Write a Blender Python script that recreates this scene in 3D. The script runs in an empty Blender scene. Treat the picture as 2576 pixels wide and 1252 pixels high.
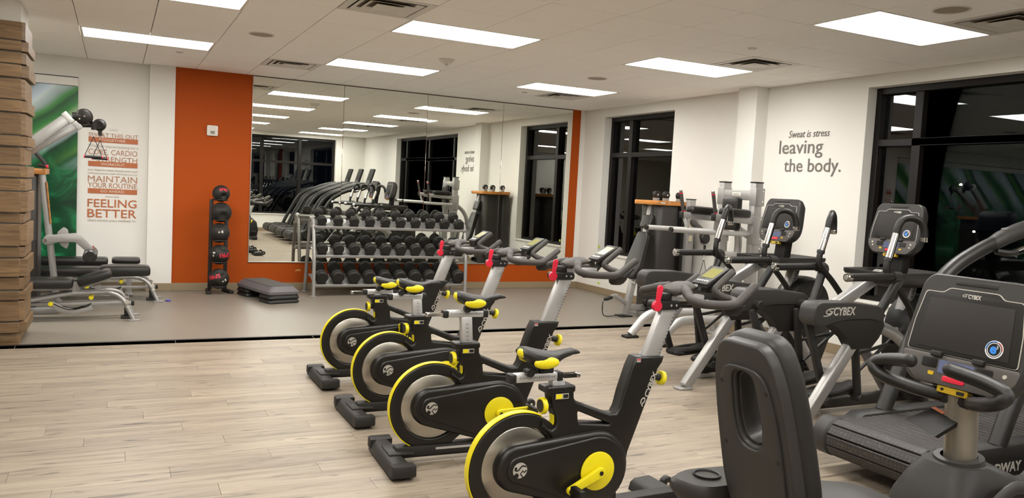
import bpy, bmesh, math, random
from mathutils import Vector, Matrix
random.seed(11)
scene = bpy.context.scene
COL = scene.collection
PI = math.pi

# ------------------------------------------------------------------ camera
IMG_W, FOCAL_PX = 2576.0, 2003.8
YAW, PITCH, ROLL, CAM_H = 0.46386, -0.07203, 0.05266, 1.49
_f = Vector((math.sin(YAW)*math.cos(PITCH), math.cos(YAW)*math.cos(PITCH), math.sin(PITCH)))
_r = Vector((math.cos(YAW), -math.sin(YAW), 0)); _u = _r.cross(_f)
_r2 = math.cos(ROLL)*_r + math.sin(ROLL)*_u; _u2 = -math.sin(ROLL)*_r + math.cos(ROLL)*_u
cam = bpy.data.cameras.new('camera'); cam_ob = bpy.data.objects.new('camera', cam); COL.objects.link(cam_ob)
cam.sensor_width = 36.0; cam.lens = FOCAL_PX/IMG_W*36.0; cam.clip_start = 0.02; cam.clip_end = 500
cam_ob.matrix_world = Matrix(((_r2.x,_u2.x,-_f.x,0),(_r2.y,_u2.y,-_f.y,0),(_r2.z,_u2.z,-_f.z,CAM_H),(0,0,0,1)))
scene.camera = cam_ob

# ------------------------------------------------------------------ world (night), exposure
world = bpy.data.worlds.new('night_sky'); scene.world = world; world.use_nodes = True
_bg = world.node_tree.nodes['Background']; _bg.inputs[0].default_value = (0.010, 0.012, 0.022, 1); _bg.inputs[1].default_value = 0.35
vs = scene.view_settings
vs.view_transform = 'Standard'; vs.look = 'None'; vs.gamma = 1.0; vs.exposure = 0.43; vs.use_curve_mapping = False
PANEL_LIGHT = 18.5            # emission of the lit ceiling troffers
PANEL_TINT = (1.0, 0.975, 0.93)

# ------------------------------------------------------------------ helpers
def lin(c):
    if isinstance(c, str):
        c = [int(c[i:i+2], 16)/255 for i in (1, 3, 5)]
    return tuple(((v/12.92) if v <= .04045 else ((v+.055)/1.055)**2.4) for v in c)

def new_mat(name):
    m = bpy.data.materials.new(name); m.use_nodes = True
    nt = m.node_tree; return m, nt, nt.nodes['Principled BSDF']

def nd(nt, t, **kw):
    n = nt.nodes.new(t)
    for k, v in kw.items(): setattr(n, k, v)
    return n

def M(name, col, rough=.5, metal=0., bump=None, var=0., spec=.5, aniso=0., coat=0., scale=30., mix=None):
    """procedural principled material: noise varies colour by var, bump=(scale,strength)"""
    m, nt, b = new_mat(name); L = nt.links
    c = lin(col)
    b.inputs['Roughness'].default_value = rough; b.inputs['Metallic'].default_value = metal
    b.inputs['Specular IOR Level'].default_value = spec
    if aniso: b.inputs['Anisotropic'].default_value = aniso
    if coat: b.inputs['Coat Weight'].default_value = coat; b.inputs['Coat Roughness'].default_value = .15
    tc = nd(nt, 'ShaderNodeTexCoord')
    n = nd(nt, 'ShaderNodeTexNoise'); n.inputs['Scale'].default_value = scale; n.inputs['Detail'].default_value = 4
    L.new(tc.outputs['Object'], n.inputs['Vector'])
    r = nd(nt, 'ShaderNodeMix', data_type='RGBA')
    v = max(var, .02)
    r.inputs[6].default_value = (*[x*(1-v) for x in c], 1)
    r.inputs[7].default_value = (*([min(1, x*(1+v)) for x in c] if mix is None else lin(mix)), 1)
    L.new(n.outputs['Fac'], r.inputs[0]); L.new(r.outputs[2], b.inputs['Base Color'])
    if bump:
        n2 = nd(nt, 'ShaderNodeTexNoise'); n2.inputs['Scale'].default_value = bump[0]; n2.inputs['Detail'].default_value = 3
        L.new(tc.outputs['Object'], n2.inputs['Vector'])
        bp = nd(nt, 'ShaderNodeBump'); bp.inputs['Strength'].default_value = bump[1]; bp.inputs['Distance'].default_value = .002
        L.new(n2.outputs['Fac'], bp.inputs['Height']); L.new(bp.outputs['Normal'], b.inputs['Normal'])
    return m

def EM(name, col, strength):
    m, nt, b = new_mat(name)
    b.inputs['Base Color'].default_value = (0, 0, 0, 1)
    b.inputs['Emission Color'].default_value = (*col, 1); b.inputs['Emission Strength'].default_value = strength
    return m

class B:
    """bmesh collector"""
    def __init__(s): s.bm = bmesh.new()
    def _merge(s, o, mat=None):
        if mat is not None: bmesh.ops.transform(o, matrix=mat, verts=o.verts)
        mp = [s.bm.verts.new(v.co) for v in o.verts]
        o.verts.index_update()
        for f in o.faces:
            try: s.bm.faces.new([mp[v.index] for v in f.verts])
            except ValueError: pass
        o.free(); return s
    def box(s, c, d, bev=0., seg=2, rot=None):
        o = bmesh.new(); bmesh.ops.create_cube(o, size=1)
        bmesh.ops.scale(o, vec=d, verts=o.verts)
        if bev > 0: bmesh.ops.bevel(o, geom=o.edges[:], offset=min(bev, min(d)*.49), segments=seg, profile=.5, affect='EDGES')
        m = Matrix.Translation(c)
        if rot is not None: m = m @ rot.to_4x4()
        return s._merge(o, m)
    def bar(s, p0, p1, w, h, bev=0., up=(0, 0, 1), seg=2):
        """rectangular bar between two points; w across, h along 'up'"""
        p0, p1 = Vector(p0), Vector(p1); d = p1-p0; l = d.length; z = d.normalized()
        y = Vector(up); y = (y - z*y.dot(z)); y = y.normalized() if y.length > 1e-6 else z.orthogonal().normalized()
        x = y.cross(z)
        o = bmesh.new(); bmesh.ops.create_cube(o, size=1); bmesh.ops.scale(o, vec=(w, h, l), verts=o.verts)
        if bev > 0: bmesh.ops.bevel(o, geom=o.edges[:], offset=bev, segments=seg, profile=.5, affect='EDGES')
        c = (p0+p1)/2
        return s._merge(o, Matrix(((x.x,y.x,z.x,c.x),(x.y,y.y,z.y,c.y),(x.z,y.z,z.z,c.z),(0,0,0,1))))
    def cyl(s, p0, p1, r0, r1=None, seg=16, bev=0.):
        p0, p1 = Vector(p0), Vector(p1); r1 = r0 if r1 is None else r1; d = p1-p0
        if bev > 0:
            l = d.length; prof = [(0, 0), (r0-bev, 0), (r0, bev), (r1, l-bev), (r1-bev, l), (0, l)]
            return s.lathe(prof, p0, d, seg)
        o = bmesh.new(); bmesh.ops.create_cone(o, cap_ends=True, segments=seg, radius1=r0, radius2=r1, depth=d.length)
        q = Vector((0, 0, 1)).rotation_difference(d.normalized())
        return s._merge(o, Matrix.Translation((p0+p1)/2) @ q.to_matrix().to_4x4())
    def lathe(s, prof, o=(0, 0, 0), axis=(0, 0, 1), seg=24):
        o = Vector(o); q = Vector((0, 0, 1)).rotation_difference(Vector(axis).normalized()).to_matrix()
        rings = []
        for r, z in prof:
            if r < 1e-6: rings.append([s.bm.verts.new(o + q @ Vector((0, 0, z)))])
            else: rings.append([s.bm.verts.new(o + q @ Vector((r*math.cos(2*PI*k/seg), r*math.sin(2*PI*k/seg), z))) for k in range(seg)])
        for a, b in zip(rings, rings[1:]):
            for k in range(seg):
                k2 = (k+1) % seg
                if len(a) == 1 and len(b) == 1: continue
                f = [a[0], b[k2], b[k]] if len(a) == 1 else ([a[k], a[k2], b[0]] if len(b) == 1 else [a[k], a[k2], b[k2], b[k]])
                s.bm.faces.new(f)
        return s
    def loft(s, loops, cap=True, closed=False):
        R = [[s.bm.verts.new(p) for p in l] for l in loops]
        n = len(R[0]); pairs = list(zip(R, R[1:])) + ([(R[-1], R[0])] if closed else [])
        for a, b in pairs:
            for k in range(n): s.bm.faces.new([a[k], a[(k+1) % n], b[(k+1) % n], b[k]])
        if cap and not closed: s.bm.faces.new(R[0][::-1]); s.bm.faces.new(R[-1])
        return s
    def tube(s, path, r, seg=10, closed=False, flat=None):
        """tube along points; r a number or one radius per point; flat=(scale along side, scale along up)"""
        P = [Vector(p) for p in path]; n = len(P); rs = r if isinstance(r, (list, tuple)) else [r]*n
        loops = []; up = None
        for i in range(n):
            t = (P[(i+1) % n]-P[i-1]) if closed else (P[min(i+1, n-1)]-P[max(i-1, 0)])
            t.normalize()
            if up is None:
                up = Vector((0, 0, 1)) if abs(t.z) < .9 else Vector((0, 1, 0))
            up = (up - t*up.dot(t)).normalized(); sd = t.cross(up)
            fa, fb = flat or (1, 1)
            loops.append([P[i] + sd*(rs[i]*fa*math.cos(2*PI*k/seg)) + up*(rs[i]*fb*math.sin(2*PI*k/seg)) for k in range(seg)])
        return s.loft(loops, cap=True, closed=closed)
    def sph(s, c, r, u=16, v=10):
        o = bmesh.new(); bmesh.ops.create_uvsphere(o, u_segments=u, v_segments=v, radius=1)
        rr = (r, r, r) if not isinstance(r, (tuple, list)) else r
        bmesh.ops.scale(o, vec=rr, verts=o.verts); return s._merge(o, Matrix.Translation(c))
    def prism(s, pts, t0, t1, ax='y', bev=0., seg=2):
        """polygon extruded along an axis; pts are (x,z) for ax y, (y,z) for ax x, (x,y) for ax z"""
        o = bmesh.new(); f = {'y': lambda p, t: (p[0], t, p[1]), 'x': lambda p, t: (t, p[0], p[1]), 'z': lambda p, t: (p[0], p[1], t)}[ax]
        a = [o.verts.new(f(p, t0)) for p in pts]; b = [o.verts.new(f(p, t1)) for p in pts]; n = len(pts)
        o.faces.new(a); o.faces.new(b[::-1])
        for k in range(n): o.faces.new([a[k], b[k], b[(k+1) % n], a[(k+1) % n]])
        bmesh.ops.recalc_face_normals(o, faces=o.faces)
        if bev > 0:
            ed = [e for e in o.edges if abs((f((0,0),1)[1])) >= 0 and not (e.verts[0] in a) != (e.verts[1] in a)]
            bmesh.ops.bevel(o, geom=ed, offset=bev, segments=seg, profile=.5, affect='EDGES')
        return s._merge(o)
    def quad(s, *p): s.bm.faces.new([s.bm.verts.new(q) for q in p]); return s
    def mesh(s, name, smooth=True, ang=38):
        bmesh.ops.recalc_face_normals(s.bm, faces=s.bm.faces)
        me = bpy.data.meshes.new(name); s.bm.to_mesh(me); s.bm.free()
        if smooth:
            me.shade_smooth(); me.set_sharp_from_angle(angle=math.radians(ang))
        return me

def fillet(pts, r, n=5):
    """round the inner corners of a polyline"""
    P = [Vector(p) for p in pts]; out = [P[0]]
    for a, b, c in zip(P, P[1:], P[2:]):
        d1, d2 = (a-b), (c-b); l = min(r, d1.length*.49, d2.length*.49)
        p0, p1 = b+d1.normalized()*l, b+d2.normalized()*l
        for k in range(n+1):
            t = k/n; out.append(p0*(1-t)**2 + b*2*t*(1-t) + p1*t*t)
    out.append(P[-1]); return out

def spline(pts, n=6):
    """Catmull-Rom through points"""
    P = [Vector(p) for p in pts]; P = [P[0]*2-P[1]] + P + [P[-1]*2-P[-2]]; out = []
    for i in range(1, len(P)-2):
        for k in range(n):
            t = k/n; a, b, c, d = P[i-1:i+3]
            out.append(.5*((2*b) + (c-a)*t + (2*a-5*b+4*c-d)*t*t + (3*b-a-3*c+d)*t**3))
    out.append(P[-2]); return out

def circ(cx, cy, r, a0=0, a1=360, n=24):
    return [(cx+r*math.cos(math.radians(a0+(a1-a0)*k/n)), cy+r*math.sin(math.radians(a0+(a1-a0)*k/n))) for k in range(n + (0 if abs(a1-a0) == 360 else 1))]

def round_poly(pts, r, n=4):
    out = []; N = len(pts)
    for i in range(N):
        a, b, c = Vector(pts[i-1]), Vector(pts[i]), Vector(pts[(i+1) % N]); d1, d2 = a-b, c-b
        rr = r[i] if isinstance(r, (list, tuple)) else r
        l = min(rr, d1.length*.48, d2.length*.48)
        if l < 1e-5: out.append(tuple(b)); continue
        p0, p1 = b+d1.normalized()*l, b+d2.normalized()*l
        for k in range(n+1):
            t = k/n; q = p0*(1-t)**2 + b*2*t*(1-t) + p1*t*t; out.append(tuple(q))
    return out

def rrect(x0, y0, x1, y1, r, n=4): return round_poly([(x0, y0), (x1, y0), (x1, y1), (x0, y1)], r, n)

FRAMES = {'y-': Matrix(((1,0,0,0),(0,0,-1,0),(0,1,0,0),(0,0,0,1))),     # curve xy -> world xz, faces -y
          'x-': Matrix(((0,0,-1,0),(-1,0,0,0),(0,1,0,0),(0,0,0,1))),    # curve x -> -y, y -> z, faces -x
          'z+': Matrix.Identity(4)}

def plate_mesh(loops, thick, bev=0., frame='y-', at=(0, 0, 0), seg=2, name='plate', xf=None):
    """flat shape with holes given as 2D loops, extruded and bevelled; 'at' is the centre of its thickness"""
    cu = bpy.data.curves.new(name, 'CURVE'); cu.dimensions = '2D'; cu.fill_mode = 'BOTH'
    cu.extrude = max(thick/2-bev, .00005); cu.bevel_depth = bev; cu.bevel_resolution = seg; cu.offset = -bev
    for lp in loops:
        sp = cu.splines.new('POLY'); sp.points.add(len(lp)-1); sp.use_cyclic_u = True
        for q, w in zip(sp.points, lp): q.co = (w[0], w[1], 0, 1)
    ob = bpy.data.objects.new(name, cu); me = bpy.data.meshes.new_from_object(ob)
    bpy.data.objects.remove(ob); bpy.data.curves.remove(cu)
    me.transform(Matrix.Translation(at) @ FRAMES[frame]) if xf is None else me.transform(xf)
    bm = bmesh.new(); bm.from_mesh(me); bmesh.ops.remove_doubles(bm, verts=bm.verts, dist=1e-5); bm.to_mesh(me); bm.free()
    me.name = name; me.materials.clear(); me.shade_smooth(); me.set_sharp_from_angle(angle=math.radians(38))
    return me

def text_mesh(txt, size, xf, thick=.002, align='LEFT', shear=0., space=1., width=None, bold=0.):
    cu = bpy.data.curves.new('text', 'FONT'); cu.body = txt; cu.size = size; cu.extrude = thick/2; cu.align_x = align
    cu.shear = shear; cu.space_character = space; cu.resolution_u = 3; cu.offset = bold
    ob = bpy.data.objects.new('text', cu); me = bpy.data.meshes.new_from_object(ob)
    bpy.data.objects.remove(ob); bpy.data.curves.remove(cu)
    if width:
        xs = [v.co.x for v in me.vertices]; k = width/(max(xs)-min(xs)); x0 = min(xs)
        for v in me.vertices: v.co.x = (v.co.x - (x0 if align == 'LEFT' else 0))*k
    me.transform(xf); me.materials.clear(); return me

def link(name, me, mat, parent=None):
    o = bpy.data.objects.new(name, me); COL.objects.link(o)
    if mat is not None and me is not None:
        if not me.materials: me.materials.append(mat)
    if parent is not None: o.parent = parent
    return o
def part(name, b, mat, parent=None, **kw):
    return link(name, b.mesh(name, **kw) if isinstance(b, B) else b, mat, parent)
def tag(o, label, cat, group=None):
    o['label'] = label; o['category'] = cat
    if group: o['group'] = group
    return o
def thing(name, label, cat, loc=(0, 0, 0), rz=0., group=None):
    o = bpy.data.objects.new(name, None); COL.objects.link(o); o.empty_display_size = .1
    o.location = loc; o.rotation_euler = (0, 0, rz); return tag(o, label, cat, group)
def structure(o): o['kind'] = 'structure'; return o
def copy_tree(o, parent=None):
    c = o.copy(); COL.objects.link(c); c.parent = parent
    for ch in list(o.children): copy_tree(ch, c)
    return c
def joined(meshes):
    bm = bmesh.new()
    for m in meshes: bm.from_mesh(m)
    me = bpy.data.meshes.new('joined'); bm.to_mesh(me); bm.free()
    me.shade_smooth(); me.set_sharp_from_angle(angle=math.radians(38)); return me
def ry(a): return Matrix.Rotation(a, 4, 'Y')
def rx(a): return Matrix.Rotation(a, 4, 'X')
def rzm(a): return Matrix.Rotation(a, 4, 'Z')
def T(x, y, z): return Matrix.Translation((x, y, z))
# ------------------------------------------------------------------ materials
def plank_mat():
    m, nt, b = new_mat('washed_oak_plank'); L = nt.links
    tc = nd(nt, 'ShaderNodeTexCoord'); oi = nd(nt, 'ShaderNodeObjectInfo')
    mp = nd(nt, 'ShaderNodeMapping'); mp.inputs['Scale'].default_value = (1.1, 15, 1)
    ad = nd(nt, 'ShaderNodeVectorMath', operation='ADD'); mu = nd(nt, 'ShaderNodeVectorMath', operation='SCALE'); mu.inputs['Scale'].default_value = 1
    geo = nd(nt, 'ShaderNodeNewGeometry'); L.new(geo.outputs['Position'], mp.inputs['Vector'])
    cb = nd(nt, 'ShaderNodeCombineXYZ'); ml = nd(nt, 'ShaderNodeMath', operation='MULTIPLY'); ml.inputs[1].default_value = 57
    L.new(oi.outputs['Random'], ml.inputs[0]); L.new(ml.outputs[0], cb.inputs[0]); L.new(ml.outputs[0], cb.inputs[2])
    L.new(mp.outputs[0], ad.inputs[0]); L.new(cb.outputs[0], ad.inputs[1])
    n1 = nd(nt, 'ShaderNodeTexNoise'); n1.inputs['Scale'].default_value = 1.6; n1.inputs['Detail'].default_value = 7; n1.inputs['Roughness'].default_value = .62; n1.inputs['Distortion'].default_value = .5
    L.new(ad.outputs[0], n1.inputs['Vector'])
    cr = nd(nt, 'ShaderNodeValToRGB'); e = cr.color_ramp.elements
    e[0].position = .28; e[0].color = (*lin('#5f564b'), 1); e[1].position = .72; e[1].color = (*lin('#9f927f'), 1)
    x = cr.color_ramp.elements.new(.42); x.color = (*lin('#877a6b'), 1); x = cr.color_ramp.elements.new(.55); x.color = (*lin('#938675'), 1)
    L.new(n1.outputs['Fac'], cr.inputs[0])
    # dark knots, elongated along the grain
    mp2 = nd(nt, 'ShaderNodeMapping'); mp2.inputs['Scale'].default_value = (3.0, 17, 1)
    L.new(geo.outputs['Position'], mp2.inputs['Vector'])
    n2 = nd(nt, 'ShaderNodeTexNoise'); n2.inputs['Scale'].default_value = 1.5; n2.inputs['Detail'].default_value = 2
    L.new(mp2.outputs[0], n2.inputs['Vector'])
    kr = nd(nt, 'ShaderNodeValToRGB'); kr.color_ramp.elements[0].position = .62; kr.color_ramp.elements[0].color = (0, 0, 0, 1); kr.color_ramp.elements[1].position = .72
    L.new(n2.outputs['Fac'], kr.inputs[0])
    mx = nd(nt, 'ShaderNodeMix', data_type='RGBA'); mx.inputs[7].default_value = (*lin('#3c352d'), 1)
    km = nd(nt, 'ShaderNodeMath', operation='MULTIPLY'); km.inputs[1].default_value = .8
    L.new(kr.outputs[0], km.inputs[0]); L.new(km.outputs[0], mx.inputs[0]); L.new(cr.outputs[0], mx.inputs[6])
    # tone of each plank
    hs = nd(nt, 'ShaderNodeHueSaturation'); mr = nd(nt, 'ShaderNodeMapRange'); mr.inputs[3].default_value = .86; mr.inputs[4].default_value = 1.08
    L.new(oi.outputs['Random'], mr.inputs[0]); L.new(mr.outputs[0], hs.inputs['Value']); L.new(mx.outputs[2], hs.inputs['Color'])
    L.new(hs.outputs[0], b.inputs['Base Color'])
    b.inputs['Roughness'].default_value = .42
    bp = nd(nt, 'ShaderNodeBump'); bp.inputs['Strength'].default_value = .12; bp.inputs['Distance'].default_value = .002
    L.new(n1.outputs['Fac'], bp.inputs['Height']); L.new(bp.outputs['Normal'], b.inputs['Normal'])
    return m
M_PLANK = plank_mat()
M_RUBBER = M('grey_rubber', '#7a7267', .42, var=.10, bump=(260, .25), scale=140)
M_WALL = M('cream_paint', '#dedbd4', .75, bump=(180, .12), var=.015, scale=3)
M_ORANGE = M('orange_paint', '#a4470f', .62, bump=(180, .12), var=.03, scale=2, spec=.15)
M_BASE = M('vinyl_baseboard', '#8b7a60', .5, var=.03)
M_TILE = M('ceiling_tile', '#fcf9f4', .9, bump=(420, .5), var=.03, scale=60)
M_GRID = M('ceiling_grid', '#9c8f80', .6)
M_WHITE = M('white_enamel', '#d9d5cc', .4)
M_FRAME = M('bronze_anodised', '#15110f', .45, var=.06, spec=.25)
M_TRIMBLK = M('black_edge_trim', '#1c1713', .5)
M_LAMP = EM('troffer_diffuser', PANEL_TINT, PANEL_LIGHT)
M_DARKSLOT = M('vent_slot_shadow', '#6a6054', .8)
M_DECALG = M('grey_vinyl_letter', '#6a645f', .55)
M_DECALO = M('orange_vinyl_letter', '#ad6238', .55); M_DECALB = M('rust_vinyl_letter', '#a8795c', .55)
M_DECALT = M('taupe_vinyl_letter', '#b3a99b', .55)
M_PRINTW = M('pale_vinyl_letter', '#d8d0c2', .55)

def glass_mat():
    m = bpy.data.materials.new('window_glass'); m.use_nodes = True; nt = m.node_tree; nt.nodes.clear(); L = nt.links
    o = nd(nt, 'ShaderNodeOutputMaterial'); mx = nd(nt, 'ShaderNodeMixShader'); tr = nd(nt, 'ShaderNodeBsdfTransparent'); gl = nd(nt, 'ShaderNodeBsdfGlossy')
    tr.inputs[0].default_value = (.55, .58, .58, 1); gl.inputs[0].default_value = (.95, .95, .97, 1); gl.inputs['Roughness'].default_value = 0.0
    fr = nd(nt, 'ShaderNodeFresnel'); fr.inputs[0].default_value = 1.72
    L.new(fr.outputs[0], mx.inputs[0]); L.new(tr.outputs[0], mx.inputs[1]); L.new(gl.outputs[0], mx.inputs[2]); L.new(mx.outputs[0], o.inputs[0])
    return m
M_GLASS = glass_mat()
M_MIRROR = M('silvered_mirror', '#eceee6', .0, metal=1.0); M_MIRROR.node_tree.nodes['Principled BSDF'].inputs['Roughness'].default_value = 0.0

def wood_mat(name, dark, light, sc=(1.2, 1.2, 14), rough=.5):
    m, nt, b = new_mat(name); L = nt.links
    tc = nd(nt, 'ShaderNodeTexCoord'); oi = nd(nt, 'ShaderNodeObjectInfo'); mp = nd(nt, 'ShaderNodeMapping'); mp.inputs['Scale'].default_value = sc
    ad = nd(nt, 'ShaderNodeVectorMath', operation='ADD'); ml = nd(nt, 'ShaderNodeMath', operation='MULTIPLY'); ml.inputs[1].default_value = 31
    cb = nd(nt, 'ShaderNodeCombineXYZ'); L.new(oi.outputs['Random'], ml.inputs[0]); L.new(ml.outputs[0], cb.inputs[0]); L.new(ml.outputs[0], cb.inputs[1])
    L.new(tc.outputs['Object'], ad.inputs[0]); L.new(cb.outputs[0], ad.inputs[1]); L.new(ad.outputs[0], mp.inputs['Vector'])
    n = nd(nt, 'ShaderNodeTexNoise'); n.inputs['Scale'].default_value = 2.2; n.inputs['Detail'].default_value = 6; n.inputs['Distortion'].default_value = 1.2
    L.new(mp.outputs[0], n.inputs['Vector'])
    cr = nd(nt, 'ShaderNodeValToRGB'); e = cr.color_ramp.elements; e[0].position = .3; e[0].color = (*lin(dark), 1); e[1].position = .68; e[1].color = (*lin(light), 1)
    L.new(n.outputs['Fac'], cr.inputs[0])
    hs = nd(nt, 'ShaderNodeHueSaturation'); mr = nd(nt, 'ShaderNodeMapRange'); mr.inputs[3].default_value = .82; mr.inputs[4].default_value = 1.1
    L.new(oi.outputs['Random'], mr.inputs[0]); L.new(mr.outputs[0], hs.inputs['Value']); L.new(cr.outputs[0], hs.inputs['Color']); L.new(hs.outputs[0], b.inputs['Base Color'])
    b.inputs['Roughness'].default_value = rough
    return m
M_OAK = wood_mat('oak_board', '#634c33', '#866b4a')
M_PLY = wood_mat('amber_plywood', '#9a5f24', '#c98a45', rough=.35)

def mural_mat():
    m, nt, b = new_mat('bamboo_leaf_print'); L = nt.links
    g = nd(nt, 'ShaderNodeNewGeometry'); sp = nd(nt, 'ShaderNodeSeparateXYZ'); L.new(g.outputs['Position'], sp.inputs[0])
    n = nd(nt, 'ShaderNodeTexNoise'); n.inputs['Scale'].default_value = 1.1; n.inputs['Detail'].default_value = 2; L.new(g.outputs['Position'], n.inputs['Vector'])
    def mth(op, a, c):
        q = nd(nt, 'ShaderNodeMath', operation=op)
        for i, v in enumerate((a, c)):
            if isinstance(v, (int, float)): q.inputs[i].default_value = v
            else: L.new(v, q.inputs[i])
        return q.outputs[0]
    # leaf blades running up to the right, softly bent
    w = mth('ADD', mth('SUBTRACT', mth('MULTIPLY', sp.outputs[2], .86), mth('MULTIPLY', sp.outputs[0], .74)), mth('MULTIPLY', n.outputs['Fac'], .28))
    fr = mth('FRACT', mth('ADD', mth('MULTIPLY', w, .92), .44), 0)
    cr = nd(nt, 'ShaderNodeValToRGB'); e = cr.color_ramp.elements
    e[0].position = 0; e[0].color = (*lin('#b4c4cc'), 1); e[1].position = 1; e[1].color = (*lin('#b9c6c4'), 1)
    for p, c in ((.10, '#9aa9b4'), (.16, '#1a4f22'), (.21, '#4f8426'), (.28, '#1d5f2a'), (.36, '#0b331a'), (.40, '#8d9a9c'), (.55, '#98a5b3'), (.62, '#7a9a6a'), (.68, '#256f2e'), (.78, '#0d4420'), (.84, '#3d7d3c'), (.9, '#8a9c98')):
        x = cr.color_ramp.elements.new(p); x.color = (*lin(c), 1)
    L.new(fr, cr.inputs[0])
    # lower foliage, deep green with pale blurred spots
    n2 = nd(nt, 'ShaderNodeTexNoise'); n2.inputs['Scale'].default_value = 3.2; n2.inputs['Detail'].default_value = 3; n2.inputs['Distortion'].default_value = 1.0; L.new(g.outputs['Position'], n2.inputs['Vector'])
    c2 = nd(nt, 'ShaderNodeValToRGB'); e = c2.color_ramp.elements; e[0].position = .34; e[0].color = (*lin('#0a2f1c'), 1); e[1].position = .74; e[1].color = (*lin('#8fae96'), 1)
    x = c2.color_ramp.elements.new(.50); x.color = (*lin('#0d4628'), 1); x = c2.color_ramp.elements.new(.63); x.color = (*lin('#1f7246'), 1)
    L.new(n2.outputs['Fac'], c2.inputs[0])
    mr = nd(nt, 'ShaderNodeMapRange'); mr.inputs[1].default_value = 1.45; mr.inputs[2].default_value = 1.95; L.new(sp.outputs[2], mr.inputs[0])
    mx = nd(nt, 'ShaderNodeMix', data_type='RGBA'); L.new(mr.outputs[0], mx.inputs[0]); L.new(c2.outputs[0], mx.inputs[6]); L.new(cr.outputs[0], mx.inputs[7])
    L.new(mx.outputs[2], b.inputs['Base Color']); b.inputs['Roughness'].default_value = .25
    L.new(mx.outputs[2], b.inputs['Emission Color']); b.inputs['Emission Strength'].default_value = .10      # faint glow added to the print to brighten its window reflection
    return m
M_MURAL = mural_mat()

# ------------------------------------------------------------------ room dimensions (metres)
XL, XR, YR, YB, H = -5.6, 6.664, -1.55, 10.952, 2.821
YM = 11.05                       # wall with the mural, set back a little
RUB = 7.672                      # front edge of the rubber flooring

# floor: sub-floor + planks
floor = structure(part('floor', B().box(((XL+XR)/2, (YR+RUB)/2, -.06), (XR-XL+.6, RUB-YR+.3, .1)), M_GRID))
PW, PL = .1524, 1.2192
pm = B().box((PL/2, PW/2, -.005), (PL-.0008, PW-.0008, .01), bev=.0012, seg=1).mesh('plank')
planks, rest = [], []
row = 0; y = RUB-.02-PW
while y > YR-.3:
    x0 = XL - (row*0.4177 % 1.0)*PL
    while x0 < XR:
        a, b_ = max(x0, XL-.05), min(x0+PL, XR+.05)
        inview = (y > 1.95 and a+PL > -1.35-(7.7-y)*.02 and (b_-a) > .05)
        (planks if inview else rest).append((a, b_, y)); x0 += PL
    y -= PW; row += 1
for a, b_, y in planks:
    o = link('plank', pm if abs(b_-a-PL) < 1e-4 else B().box(((b_-a)/2, PW/2, -.005), (b_-a-.0008, PW-.0008, .01), bev=.0012, seg=1).mesh('plank'), M_PLANK, floor)
    o.location = (a, y, 0)
rb = B()
for a, b_, y in rest: rb.box(((a+b_)/2, y+PW/2, -.005), (b_-a-.0008, PW-.0008, .01))
o = part('plank_field', rb, M_PLANK, floor, smooth=False); o['kind'] = 'stuff'
floor_r = structure(part('floor_rubber', B().box(((XL+XR)/2, (RUB+YM)/2, -.05), (XR-XL+.6, YM-RUB+.3, .1)), M_RUBBER))
structure(part('trim_1', B().box(((XL+XR)/2, RUB-.008, -.001), (XR-XL, .022, .010), bev=.003), M_TRIMBLK))

# walls
wb = structure(part('wall_back', B().box((3.62, YB+.1, H/2+.1), (5.94, .2, H+.2)), M_ORANGE))
structure(part('wall_back_return', B().box((6.70, YB+.1, H/2+.1), (.22, .2, H+.2)), M_WALL))
structure(part('wall_back_pier', B().box((.5035, YB+.13, H/2+.1), (.293, .30, H+.2)), M_WALL))
structure(part('wall_back_left', B().box(((XL+.357)/2, YM+.1, H/2+.1), (.357-XL, .2, H+.2)), M_WALL))
structure(part('wall_left', B().box((XL-.1, 4.7, H/2+.1), (.2, 13, H+.2)), M_WALL))
W1 = (8.683, 10.378, .60, 2.69); W2 = (1.45, 5.614, .57, 2.70); RW = (1.62, 5.78, .48, 2.72)
WT = .34
def wall_with(openings, lo, hi, fixed, ax, sgn):
    b = B()
    def seg(a, c, z0, z1):
        if c-a < 1e-4 or z1-z0 < 1e-4: return
        if ax == 'x': b.box((fixed+sgn*WT/2, (a+c)/2, (z0+z1)/2), (WT, c-a, z1-z0))
        else: b.box(((a+c)/2, fixed+sgn*WT/2, (z0+z1)/2), (c-a, WT, z1-z0))
    p = lo
    for (a, c, z0, z1) in sorted(openings):
        seg(p, a, 0, H+.2); seg(a, c, 0, z0); seg(a, c, z1, H+.2); p = c
    seg(p, hi, 0, H+.2); return b
structure(part('wall_right', wall_with([W1, W2], YR, YB, XR, 'x', 1), M_WALL))
structure(part('wall_rear', wall_with([RW], XL, XR+.3, YR, 'y', -1), M_WALL))
structure(part('wall_pillar', B().box((XR-.087, 7.12, H/2+.1), (.18, .30, H+.2)), M_WALL))
# baseboards
BH = .10
def bb(name, c, d): return structure(part(name, B().box(c, d, bev=.003, seg=1), M_BASE))
bb('baseboard_back', ((.65+XR)/2, YB-.004, BH/2), (XR-.65, .008, BH))
bb('baseboard_pier', (.5035, YB-.0245, BH/2), (.305, .013, BH))
bb('baseboard_back_left', ((XL+.35)/2, YM-.004, BH/2), (.35-XL, .008, BH))
bb('baseboard_right', (XR-.004, (YR+YB)/2, BH/2), (.008, YB-YR, BH))
bb('baseboard_pillar', (XR-.184, 7.12, BH/2), (.012, .316, BH))
bb('baseboard_rear', ((XL+XR)/2, YR+.004, BH/2), (XR-XL, .008, BH))

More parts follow.
